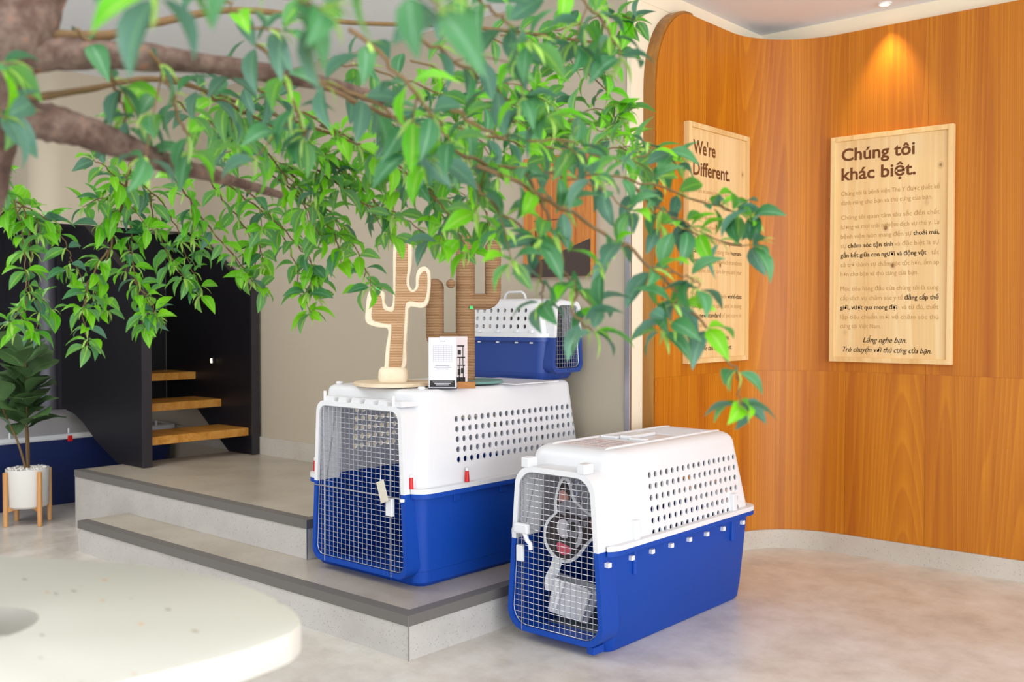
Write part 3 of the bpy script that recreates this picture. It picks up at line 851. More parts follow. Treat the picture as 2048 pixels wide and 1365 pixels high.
flat('cheek', [(405, 520), (425, 560), (420, 620), (395, 665), (375, 655), (395, 600)], M['dog_white'], -0.0018, -0.0014, fc)
flat('snout', [(322, 480), (360, 465), (405, 490), (412, 545), (385, 590), (345, 590), (322, 545)], M['dog_grey'], -0.0016, -0.0014, fc)
flat('nose', [(332, 505), (360, 490), (388, 505), (392, 535), (370, 556), (342, 548)], M['dog_black'], -0.0022, -0.0018, fc)
flat('mouth', [(240, 612), (290, 600), (350, 605), (385, 640), (368, 695), (325, 728), (268, 712), (236, 665)], M['dog_black'], -0.0018, -0.0014, fc)
flat('tongue', [(246, 650), (262, 628), (295, 640), (325, 655), (352, 680), (330, 712), (295, 718), (262, 695)], M['dog_tongue'], -0.0022, -0.0018, fc)
flat('far_eye', [(425, 490), (445, 480), (458, 505), (440, 525)], M['dog_grey'], -0.0018, -0.0014, fc)
flat('far_ear', [(480, 480), (525, 470), (532, 530), (495, 560)], M['dog_pink'], -0.0018, -0.0014, fc)
flat('handle', [(225, 735), (285, 765), (245, 900), (235, 960), (175, 960), (170, 880), (205, 800)], M['white'], 0.002, 0.005, pad)
# white food bin lying tilted in the crate
bp = (-2.1147, 2.6944, 0.1171)
bn = thing('plastic_bin', 'tilted white plastic bin below the dog picture inside the crate', 'bin', (bp[0] + 0.005, bp[1] + 0.012, 0.035), YAW)
b = MB(); b.loft([rr(0.072, -0.05, 0.08, 0.0, 0.018), rr(0.085, -0.06, 0.095, 0.105, 0.02), rr(0.092, -0.066, 0.10, 0.107, 0.02), rr(0.092, -0.066, 0.10, 0.116, 0.02),
                  rr(0.080, -0.055, 0.088, 0.116, 0.018), rr(0.066, -0.045, 0.072, 0.008, 0.014)])
bo = b.build('body', M['white'], bn, smooth=35)
r1 = MB()
for k in (-0.05, 0.045): r1.tube([(k, -0.064, 0.01), (k, -0.076, 0.115)], 0.009, 8)
r1.build('rib', M['white'], bn, smooth=60)
bn.rotation_euler = (math.radians(-8), math.radians(17), YAW - 0.15)
bn.location.z = 0.066
pdm = MB().box((-0.13, -0.28, 0), (0.13, 0.28, 0.012)).build('crate_mat', M['grey_mat'], None, bevel=0.004)
pdm.location = (-2.062, 2.98, 0.0205); tag(pdm, 'grey pad on the floor inside the front crate', 'mat')

# ------------------------------------------------------------------ things on the large crate's roof
ZT = 0.8352
# plush-edged cactus scratcher on round ply disc
cc = (-2.8043, 2.5296, 0.8485)
cactus = thing('cactus_scratcher', 'cream plush edged flat cactus scratcher with sisal face on round ply base', 'cat scratcher', (cc[0], cc[1], ZT + 0.004), YAW)
disc = MB(); disc.cyl((0, 0, 0.0), 0.148, 0.014, n=64, bev=0.002); disc.build('base', M['disc_wood'], cactus, smooth=40)
KC = 3.75 / 2000 / 3.413
def c2(x, y): return ((x - 297) * KC, (1106 - y) * KC + 0.013)
def outline2(pts, seg=5):
    P = [c2(*p) for p in pts]
    sm = catmull([(a, b, 0) for a, b in P] + [(P[0][0], P[0][1], 0)], seg)
    return [(v[0], v[1]) for v in sm[:-1]]
out_c = [(238, 1010), (250, 870), (264, 750), (200, 735), (135, 715), (110, 680), (115, 600), (125, 520), (150, 478), (200, 470), (238, 500), (240, 560), (262, 592), (292, 585), (300, 500), (300, 350), (302, 200), (320, 140), (370, 118), (415, 140), (428, 200), (420, 330), (408, 430), (430, 476), (452, 455), (455, 380), (475, 335), (515, 320), (548, 350), (552, 420), (545, 520), (528, 580), (490, 603), (410, 598), (398, 680), (388, 850), (378, 1010)]
in_c = [(270, 1010), (280, 870), (292, 720), (270, 712), (180, 692), (158, 665), (160, 600), (168, 530), (200, 510), (222, 530), (232, 600), (262, 622), (306, 618), (318, 500), (322, 350), (328, 210), (345, 165), (372, 155), (398, 170), (402, 210), (400, 330), (392, 440), (425, 495), (470, 470), (482, 390), (515, 352), (532, 380), (532, 470), (518, 545), (490, 565), (395, 562), (378, 680), (368, 850), (350, 1010)]
MB().prism(outline2(out_c), -0.022, 0.022, 'y').build('plush_edge', M['fur'], cactus, bevel=0.006)
MB().prism(outline2(in_c), -0.0255, -0.021, 'y').build('sisal_face', M['sisal'], cactus)
fb = MB(); fb.loft([rr(0.052, -0.035, 0.035, 0.012, 0.02), rr(0.056, -0.04, 0.04, 0.03, 0.025), rr(0.054, -0.038, 0.038, 0.055, 0.025), rr(0.046, -0.03, 0.03, 0.068, 0.02)])
fb.build('plush_foot', M['fur'], cactus, smooth=60)
MB().box((-0.061, -0.0262, 0.352), (-0.047, -0.0254, 0.365)).build('price_sticker', M['green_tag'], cactus)

# white sheet under the rope cactus
ws = MB().box((-0.16, -0.13, 0), (0.16, 0.13, 0.004)).build('paper_sheet', M['white'], None)
ws.location = ((-2.6207, 2.8801, 0.835)[0] - 0.03, (-2.6207, 2.8801, 0.835)[1] + 0.12, ZT + 0.0012); tag(ws, 'thin white sheet on the large crate roof under the green disc', 'sheet')

rc = (-2.691, 2.8015, 0.8417)
rope = thing('rope_cactus_scratcher', 'three armed cactus scratching post wound in sisal rope on teal disc', 'cat scratcher', (rc[0], rc[1], ZT + 0.0055), YAW)
MB().cyl((0.02, 0, 0), 0.125, 0.010, n=56, bev=0.002).build('base', M['teal'], rope, smooth=40)
def cap_path(pts, r, n=16):
    """tube with hemispherical end"""
    P = [Vector(p) for p in pts]; d = (P[-1] - P[-2]).normalized()
    rad = [r] * len(P); e = P[-1]
    for k in range(1, 5):
        a = PI / 2 * k / 4.4; P.append(e + d * r * math.sin(a)); rad.append(r * math.cos(a))
    return MB().tube(P, rad, n)
KR = 3.88 / 2000
def rz(py): return (765 - py) * KR
def rx(px): return (px - 931) * KR
cap_path([(0, 0, 0.009), (0, 0, rz(640)), (0, 0, rz(486))], 0.037).build('post', M['rope'], rope, smooth=50)
def elbow(x0, z0, x1, z1, r, bend=0.03):
    s = 1 if x1 > x0 else -1
    pts = [(x0, 0, z0)] + [(x1 - s * bend + s * bend * math.sin(a), 0, z0 + bend - bend * math.cos(a)) for a in [PI / 2 * k / 5 for k in range(6)]] + [(x1, 0, z1)]
    return cap_path(pts, r)
elbow(-0.01, rz(683), rx(870), rz(575), 0.035, 0.025).build('arm', M['rope'], rope, smooth=50)
elbow(0.01, rz(603), rx(986), rz(497), 0.031, 0.03).build('arm', M['rope'], rope, smooth=50)
ball = MB().sphere((rx(903), -0.035, rz(568)), 0.018).build('toy_ball', M['rope'], rope, smooth=80)
MB().tube([(rx(903), -0.035, rz(560)), (rx(904), -0.034, rz(500)), (rx(915), -0.02, rz(478))], 0.0012, 5).build('string', M['rope'], rope)
MB().box((rx(941), -0.0395, rz(618)), (rx(947), -0.030, rz(612))).build('price_sticker', M['green_tag'], rope)

# acrylic card stands
def stand(name, label, px, py, d, w, h, paper):
    pass
p1 = (-2.5734, 2.5589, 0.8372)
s1 = thing('card_stand', 'upright white price list card with dark footer beside the plush cactus', 'card stand', (p1[0], p1[1], ZT), YAW)
MB().box((-0.052, -0.02, 0), (0.052, 0.03, 0.003)).build('foot', M['darkwall'], s1)
MB().box((-0.050, 0.000, 0.003), (0.050, 0.002, 0.186)).build('card', M['paper'], s1)
g = MB()
for k in range(9): g.box((-0.034, -0.0005, 0.098 + k * 0.0075), (0.034, 0.0, 0.0985 + k * 0.0075))
for k in range(8): g.box((-0.034 + k * 0.0097, -0.0005, 0.098), (-0.0336 + k * 0.0097, 0.0, 0.158))
for z_, w_ in ((0.083, 0.026), (0.077, 0.032), (0.071, 0.022), (0.172, 0.010)): g.box((-w_, -0.0005, z_), (w_, 0.0, z_ + 0.002))
g.build('print', M['ink'], s1)
MB().box((-0.046, -0.0006, 0.006), (0.046, 0.0, 0.030)).build('dark_footer', M['darkink'], s1)
g = MB()
for z_, w_ in ((0.024, 0.036), (0.019, 0.030), (0.013, 0.024)): g.box((-w_, -0.001, z_), (w_, -0.0006, z_ + 0.0016))
g.build('print', M['paper'], s1)
p2 = (-2.6137, 2.6565, 0.8468)
s2 = thing('card_stand', 'tall pinkish card showing a dark cat tree, just behind the price list card', 'card stand', (p2[0], p2[1], ZT), YAW)
MB().box((-0.052, 0.000, 0.003), (0.052, 0.002, 0.188)).build('card', M['paper2'], s2)
MB().box((-0.052, -0.02, 0), (0.052, 0.03, 0.003)).build('foot', M['paper2'], s2)
g = MB()
cx_ = 0.026
for a, b_ in (((-.012, .150), (.014, .155)), ((-.010, .12), (.002, .138)), ((.008, .11), (.011, .15)), ((-.012, .108), (.018, .112)), ((-.004, .08), (.0, .11)), ((.008, .08), (.011, .11)),
              ((-.012, .078), (.018, .082)), ((-.010, .045), (.0, .066)), ((.002, .05), (.013, .07)), ((-.006, .02), (-.003, .08)), ((.009, .02), (.012, .08)), ((-.014, .015), (.018, .036))):
    g.box((cx_ + a[0], -0.0005, a[1]), (cx_ + b_[0], 0.0, b_[1]))
g.build('print', M['darkink'], s2)
pb = (-2.5218, 2.6306, 0.8376)
wb_ = MB().box((-0.033, -0.012, 0), (0.033, 0.012, 0.024)).build('wooden_block', M['block_wood'], None, bevel=0.002)
wb_.location = (pb[0], pb[1], ZT); wb_.rotation_euler = (0, 0, YAW); tag(wb_, 'small brown wooden block at the right of the price cards', 'block')

# ------------------------------------------------------------------ signs
def sign(name, label, origin, rotz, w, h):
    t = thing(name, label, 'sign', origin, rotz)
    f = 0.022; d = 0.030
    for a, b_ in (((0, 0), (f, h)), ((w - f, 0), (w, h)), ((f, h - f), (w - f, h)), ((f, 0), (w - f, f))):
        MB().box((a[0], -d, a[1]), (b_[0], 0, b_[1])).build('frame_rail', M['sign_frame'], t, bevel=0.0015)
    MB().box((f, -d + 0.012, f), (w - f, -0.004, h - f)).build('board', M['pine_board'], t)
    return t, -d + 0.0115
def write(mbs, x0, zb, y, runs, width, size):
    """runs: list of (text, style); fitted as a line of the given width"""
    parts = []; tot = 0
    for s_, sty in runs:
        vs, fs, w_ = text_mesh(s_, None, size, bold=(0.0018 if sty == 'h' else 0.0), shear=(0.35 if sty == 's' else 0))
        parts.append((vs, fs, w_, sty)); tot += w_
    gap = size * 0.28
    tot += gap * (len(parts) - 1)
    k = width / tot; x = x0
    for vs, fs, w_, sty in parts:
        for ox, oz in {'b': ((-.0006, 0), (.0006, 0), (0, .0005)), 's': ((-.0004, 0), (.0004, 0)), 'h': ((0, 0),), 'n': ((0, 0),)}[sty]:
            mbs[sty].add([(x + v[0] * k + ox, y - abs(ox) * 0.05, zb + v[1] + oz) for v in vs], fs)
        x += (w_ + gap) * k
SW, SH = 0.543, 1.030
pR = (-1.9426, 4.4808, 1.9214)
s2_, yb = sign('wooden_sign', 'pine board sign headed Chúng tôi on the right timber wall', (pR[0], 4.4795, 0.889), 0, SW, SH)
D = {'h': MB(), 'b': MB(), 'n': MB(), 's': MB()}
X0 = 0.048; FW = 0.437
write(D, 0.048, SH * (1 - 0.107), yb, [('Chúng tôi', 'h')], 0.330, 0.078)
write(D, 0.048, SH * (1 - 0.193), yb, [('khác biệt.', 'h')], 0.335, 0.078)
body = [(0.262, 1.0, [('Chúng tôi là bệnh viện Thú Y được thiết kế', 'n')]), (0.303, 0.93, [('dành riêng cho bạn và thú cưng của bạn.', 'n')]),
        (0.368, 1.0, [('Chúng tôi quan tâm sâu sắc đến chất', 'n')]), (0.410, 1.0, [('lượng và mọi trải nghiệm dịch vụ thú y. Là', 'n')]),
        (0.452, 1.0, [('bệnh viện luôn mang đến sự', 'n'), ('thoải mái,', 'b')]), (0.494, 1.0, [('sự', 'n'), ('chăm sóc tận tình', 'b'), ('và đặc biệt là sự', 'n')]),
        (0.536, 1.0, [('gắn kết giữa con người và động vật', 'b'), ('- tất', 'n')]), (0.578, 1.0, [('cả trở thành sự chăm sóc tốt hơn, ấm áp', 'n')]),
        (0.619, 0.80, [('hơn cho bạn và thú cưng của bạn.', 'n')]), (0.684, 1.0, [('Mục tiêu hàng đầu của chúng tôi là cung', 'n')]),
        (0.726, 1.0, [('cấp dịch vụ chăm sóc y tế', 'n'), ('đẳng cấp thế', 'b')]), (0.767, 1.0, [('giới, vượt qua mong đợi', 'b'), (', và từ đó, thiết', 'n')]),
        (0.809, 1.0, [('lập tiêu chuẩn mới về chăm sóc thú', 'n')]), (0.850, 0.43, [('cưng tại Việt Nam.', 'n')])]
for f_, w_, runs in body: write(D, X0, SH * (1 - f_), yb, runs, FW * w_, 0.0285)
write(D, 0.155, SH * (1 - 0.912), yb, [('Lắng nghe bạn.', 's')], 0.195, 0.034)
write(D, 0.062, SH * (1 - 0.955), yb, [('Trò chuyện với thú cưng của bạn.', 's')], 0.395, 0.034)
def letter_parts(D, t):
    for k, nm, m_ in (('h', 'heading_lettering', M['brown_text']), ('b', 'bold_lettering', M['dark_text']), ('n', 'body_lettering', M['light_text']), ('s', 'script_lettering', M['dark_text'])):
        if D[k].v: tag(D[k].build(nm, m_, t, fix=False), kind='stuff')
letter_parts(D, s2_)
# left sign faces +x ; local x runs along +y
s1_, yb = sign('wooden_sign', "pine board sign headed We're Different beside the corner", (XL + 0.0005, 3.712, 0.893), math.radians(90), 0.535, 1.038)
D = {'h': MB(), 'b': MB(), 'n': MB(), 's': MB()}
h1 = 1.038
write(D, 0.050, h1 * (1 - 0.125), yb, [("We're", 'h')], 0.190, 0.084)
write(D, 0.050, h1 * (1 - 0.213), yb, [('Different.', 'h')], 0.320, 0.084)
for f_, w_, runs in [(0.285, 1.0, [('We are an animal hospital designed around', 'n')]), (0.325, 0.60, [('you and your pets.', 'n')]),
                     (0.395, 1.0, [('We care deeply about the quality of life of', 'n')]), (0.435, 1.0, [('your pets and every visit. We provide a', 'n')]),
                     (0.492, 1.0, [('calming', 'b'), ('experience with', 'n'), ('compassionate', 'b')]), (0.535, 1.0, [('care', 'b'), ('and protecting the', 'n'), ('human-', 'b')]),
                     (0.577, 1.0, [('animal bond', 'b'), ('– all of which translates', 'n')]), (0.618, 1.0, [('to happier, better care for you and your', 'n')]), (0.655, 0.15, [('pet.', 'n')]),
                     (0.725, 1.0, [('Our big goal is to provide', 'n'), ('world-class', 'b')]), (0.767, 1.0, [('exceptional', 'b'), ('pet care, and in doing', 'n')]),
                     (0.808, 1.0, [('so a', 'n'), ('new standard', 'b'), ('of pet care in', 'n')]), (0.848, 0.24, [('Vietnam.', 'n')])]:
    write(D, 0.048, h1 * (1 - f_), yb, runs, 0.435 * w_, 0.0285)
write(D, 0.155, h1 * (1 - 0.905), yb, [('We listen to you.', 's')], 0.215, 0.034)
write(D, 0.130, h1 * (1 - 0.948), yb, [('We talk to your pet.', 's')], 0.265, 0.034)
letter_parts(D, s1_)

# picture on the back wall, mostly behind leaves
pc = thing('wall_picture', 'orange wooden picture with dark brown slanted base on the beige wall', 'picture', (-2.873, 3.3895, 1.268), 0)
PW, PH = 0.376, 0.520
MB().box((0, -0.03, 0), (PW, 0, PH)).build('board', M['picture_wood'], pc, bevel=0.002)
MB().prism([(0.008, 0.0), (PW - 0.008, 0.0), (PW - 0.008, 0.155), (0.008, 0.045)], -0.0312, -0.0301, 'y').build('dark_field', M['dark_board'], pc)
g = MB(); g.box((0.06, -0.0308, 0.243), (0.28, -0.0301, 0.246)); g.build('line', M['dark_board'], pc)
vs, fs, w_ = text_mesh('15', 0.045, 0.055, bold=0.001)
MB().add([(v[0] + 0.068, -0.0305, v[1] + 0.165) for v in vs], fs).build('lettering', M['dark_text'], pc, fix=False)

# downlight over the right timber wall
sp_at = (-1.6498, 4.4008, 2.4238)
dl = thing('downlight', 'warm ceiling downlight at the top of the right timber wall', 'ceiling light', (sp_at[0] - 0.03, 4.40, ZC))
MB().cyl((0, 0, -0.006), 0.030, 0.0055, n=28).build('trim_ring', M['white'], dl, smooth=40)
MB().cyl((0, 0, -0.008), 0.020, 0.002, n=24).build('lens', M['lamp_glow'], dl, smooth=40)
ld = bpy.data.lights.new('downlight_bulb', 'SPOT'); ld.energy = 13; ld.spot_size = math.radians(66); ld.spot_blend = 0.8; ld.color = (1.0, 0.78, 0.36); ld.shadow_soft_size = 0.03
lo = bpy.data.objects.new('downlight_bulb', ld); C.objects.link(lo); lo.location = (0, 0, -0.02); lo.rotation_euler = (math.radians(4), 0, 0); lo.parent = dl

# ------------------------------------------------------------------ potted fiddle-leaf plant
pp = (-5.3757, 2.2583, 0)
STX = (pp[0] - 0.02, pp[1] + 0.02)
ps = thing('plant_stand', 'orange wooden four legged stand under the white plant pot', 'plant stand', (STX[0], STX[1], 0), YAW + 0.15)
for sx, sy in ((1, -1), (-1, -1), (1, 1), (-1, 1)):
    MB().cyl((sx * 0.084, sy * 0.084, 0), 0.0125, 0.285, n=14, bev=0.003).build('leg', M['bamboo'], ps, smooth=40)
for a in (1, -1):
    m_ = MB(); m_.prism([(-0.084, 0.075), (0, 0.092), (0.084, 0.075), (0.084, 0.105), (-0.084, 0.105)], -0.008, 0.008, 'y')
    o = m_.build('crossbar', M['bamboo'], ps, bevel=0.002)
    o.scale = (math.sqrt(2), 1, 1); o.rotation_euler = (0, 0, a * PI / 4); o.location.z = 0.0 if a > 0 else -0.0005
pl = thing('potted_plant', 'fiddle leaf fig in a white pot with white pebbles', 'potted plant', (STX[0], STX[1], 0.092), 0)
m_ = MB()
n = 40
def cr(r, z): return [(r * math.cos(2 * PI * k / n), r * math.sin(2 * PI * k / n), z) for k in range(n)]
m_.loft([cr(0.092, 0), cr(0.102, 0.01), cr(0.108, 0.20), cr(0.106, 0.204), cr(0.100, 0.203), cr(0.100, 0.165)])
m_.build('pot', M['pot'], pl, smooth=40)
m_ = MB(); random.seed(3)
for k in range(150):
    a = random.random() * 2 * PI; r_ = 0.092 * math.sqrt(random.random()); s_ = 0.006 + 0.005 * random.random()
    m_.sphere((r_ * math.cos(a), r_ * math.sin(a), 0.195 + 0.012 * random.random()), s_, 6, 4, sc=(1, 0.8 + 0.3 * random.random(), 0.75))
m_.cyl((0, 0, 0.17), 0.098, 0.022, n=24)
tag(m_.build('pebbles', M['pebble'], pl, smooth=60), kind='stuff')
stems = [[(0.0, 0, 0.19), (-0.01, 0, 0.4), (-0.02, 0.01, 0.6), (-0.05, 0.01, 0.84)], [(-0.01, 0.01, 0.19), (-0.06, 0.03, 0.38), (-0.11, 0.03, 0.52), (-0.14, 0.04, 0.70)], [(0.01, -0.01, 0.19), (0.0, -0.05, 0.35), (-0.06, -0.09, 0.5), (-0.10, -0.10, 0.60)]]
def fig_leaf_mesh():
    m_ = MB(); ws = [0.02, 0.22, 0.36, 0.50, 0.60, 0.62, 0.52, 0.30, 0.03]; vs = []
    for j, w_ in enumerate(ws):
        t = j / 8; z = 0.10 * math.sin(t * PI) - 0.10 * t * t
        for q in (-1, -0.5, 0, 0.5, 1):
            vs.append((q * w_ / 2 * 1.5, t, z + 0.06 * abs(q) * w_ * 1.6 + 0.015 * math.sin(j * 2.1 + q * 3)))
    fs = [(j * 5 + q, j * 5 + q + 1, (j + 1) * 5 + q + 1, (j + 1) * 5 + q) for j in range(8) for q in range(4)]
    m_.add(vs, fs); return m_
fm = None; random.seed(11)
def place_leaf(o, p, d, roll, s):
    d = Vector(d).normalized(); up = Vector((0, 0, 1))
    side = d.cross(up); side = side.normalized() if side.length > 1e-3 else Vector((1, 0, 0))
    nrm = side.cross(d)
    R_ = Matrix((side, d, nrm)).transposed().to_4x4() @ Matrix.Rotation(roll, 4, 'Y')
    o.matrix_local = Matrix.Translation(p) @ R_ @ Matrix.Scale(s, 4)
for si, stp in enumerate(stems):
    path = catmull(stp, 6)
    MB().tube(path, [0.007 - 0.004 * k / (len(path) - 1) for k in range(len(path))], 7).build('stem', M['twig'], pl, smooth=60)
    cnt = (17, 9, 6)[si]
    for k in range(cnt):
        t = 0.42 + 0.58 * k / (cnt - 1)
        i = min(int(t * (len(path) - 1)), len(path) - 1); p = path[i]
        a = k * 2.4 + si * 1.1 + 0.3 * random.random()
        el = 0.15 + 0.75 * t * random.uniform(0.5, 1.0)
        d = (math.cos(a) * math.cos(el), math.sin(a) * math.cos(el), math.sin(el))
        if fm is None:
            o = fig_leaf_mesh().build('leaf', M['fig_leaf'], pl, smooth=80, fix=False); fm = o
            ra = o.data.attributes.new('rib', 'FLOAT', 'POINT'); ra.data.foreach_set('value', [1.0 if i % 5 == 2 else 0.0 for i in range(len(o.data.vertices))])
        else:
            o = fm.copy(); C.objects.link(o); o.parent = pl
        place_leaf(o, p, d, random.uniform(-0.4, 0.4), random.uniform(0.17, 0.235))

# ------------------------------------------------------------------ pebble-shaped table around the tree
tt = thing('table', 'cream terrazzo tabletop with rounded edge and a hole, nearest the viewer', 'table', (-1.36, 0.42, 0))
edge = [(-1.9549, 0.4455, 0.72), (-1.7701, 0.5842, 0.72), (-1.6474, 0.6513, 0.72), (-1.5386, 0.7204, 0.72), (-1.4152, 0.7783, 0.72), (-1.3153, 0.8026, 0.72), (-1.2229, 0.8097, 0.72), (-1.1393, 0.8015, 0.72), (-1.0644, 0.7834, 0.72), (-1.0138, 0.7597, 0.72), (-0.9911, 0.7344, 0.72), (-0.9796, 0.7043, 0.72), (-0.9716, 0.6233, 0.72), (-0.9847, 0.4988, 0.72), (-0.9973, 0.3654, 0.72)]
edge = [(p[0], p[1]) for p in edge] + [(-1.25, 0.22), (-1.55, 0.10), (-1.88, 0.16), (-2.05, 0.34)]
sm = catmull([(p[0] + 1.36, p[1] - 0.42, 0) for p in edge] + [(edge[0][0] + 1.36, edge[0][1] - 0.42, 0)], 7)[:-1]
poly = [(v[0], v[1]) for v in sm]
if sum(poly[i][0] * poly[(i + 1) % len(poly)][1] - poly[(i + 1) % len(poly)][0] * poly[i][1] for i in range(len(poly))) < 0: poly.reverse()
def inset(poly, d):
    n = len(poly); out = []
    for i in range(n):
        a, b_ = poly[i - 1], poly[(i + 1) % n]; tx, ty = b_[0] - a[0], b_[1] - a[1]; l = math.hypot(tx, ty)
        out.append((poly[i][0] - ty / l * d, poly[i][1] + tx / l * d))
    return out
T0, T1 = 0.682, 0.72
rings = []
for d, z in ((0.006, T0), (0.0015, T0 + 0.0015), (0, T0 + 0.006), (0, T1 - 0.006), (0.0015, T1 - 0.0015), (0.006, T1)):
    rings.append([(p[0], p[1], z) for p in inset(poly, d)])
top = MB().loft(rings).build('tabletop', M['tabletop'], tt, smooth=40)
hc = (-1.3044, 0.476, 0.72)
HC = (hc[0], hc[1])
cm = MB().cyl((HC[0] + 1.36, HC[1] - 0.42, 0.6), 0.080, 0.2, n=48); boolean_cut(top, cm)
for a in range(3):
    an = a * 2 * PI / 3 + 0.5
    lx_, ly_ = 0.30 * math.cos(an) - 0.02, 0.20 * math.sin(an)
    MB().cyl((lx_, ly_, 0), 0.028, T0, n=20, r2=0.038, bev=0.004).build('leg', M['pot'], tt, smooth=40)

# ------------------------------------------------------------------ the tree
tree = thing('artificial_tree', 'artificial ficus tree whose leafy branches arch over the crates from the left', 'tree', (HC[0], HC[1], 0))
TB = Vector((HC[0], HC[1], 0))
def tpath(pts): return [Vector(p) - TB for p in pts]
def limb(name, pts, r0, r1, n, m_, jitter=0.0, seed=0):
    rnd = random.Random(seed); path = catmull(tpath(pts), 7); L_ = len(path)
    rad = [(r0 + (r1 - r0) * k / (L_ - 1)) * (1 + jitter * rnd.uniform(-1, 1)) for k in range(L_)]
    return MB().tube(path, rad, n).build(name, m_, tree, smooth=60)
trunk_pts = [(HC[0], HC[1], 0.0), (HC[0] - 0.01, HC[1], 0.5), (-1.4, 0.4495, 0.9307), (-1.3609, 0.4704, 1.12), (-1.3216, 0.4915, 1.2556), (-1.3068, 0.5044, 1.3356), (-1.2889, 0.5201, 1.4152), (-1.2753, 0.5453, 1.4855), (-1.2784, 0.5692, 1.5727), (-1.2981, 0.5918, 1.673)]
limb('trunk', trunk_pts, 0.046, 0.038, 16, M['bark'], 0.07, 1)
MB().cyl((0, 0, 0.0), 0.16, 0.05, n=40, bev=0.006).build('foot_plate', M['black_edge'], tree, smooth=40)
limb('branch', [(-1.2819, 0.5263, 1.4213), (-1.2601, 0.5718, 1.4277), (-1.2273, 0.6537, 1.4356), (-1.2064, 0.765, 1.4415), (-1.2032, 0.9406, 1.448), (-1.2471, 1.1413, 1.4524)], 0.024, 0.009, 12, M['bark'], 0.12, 2)
limb('branch', [(-1.2989, 0.5113, 1.3356), (-1.2743, 0.5462, 1.3436), (-1.2618, 0.597, 1.3381), (-1.2759, 0.6643, 1.328), (-1.3136, 0.751, 1.3185), (-1.4099, 0.8926, 1.3231), (-1.5402, 1.1108, 1.323)], 0.029, 0.007, 12, M['bark'], 0.10, 3)
limb('branch', [(-1.2769, 0.5306, 1.4519), (-1.2562, 0.6284, 1.4612), (-1.3469, 0.7484, 1.52), (-1.3786, 0.92, 1.5855), (-1.4031, 1.1643, 1.6241), (-1.3723, 1.457, 1.6725), (-1.3122, 1.7753, 1.6972)], 0.007, 0.003, 8, M['twig'], 0.1, 4)
limb('branch', [(-1.2962, 0.5137, 1.3785), (-1.274, 0.5464, 1.3715), (-1.3692, 0.6625, 1.4144), (-1.4689, 0.841, 1.4751), (-1.6096, 1.1166, 1.4891), (-1.7157, 1.4224, 1.4852)], 0.006, 0.003, 8, M['twig'], 0.1, 5)

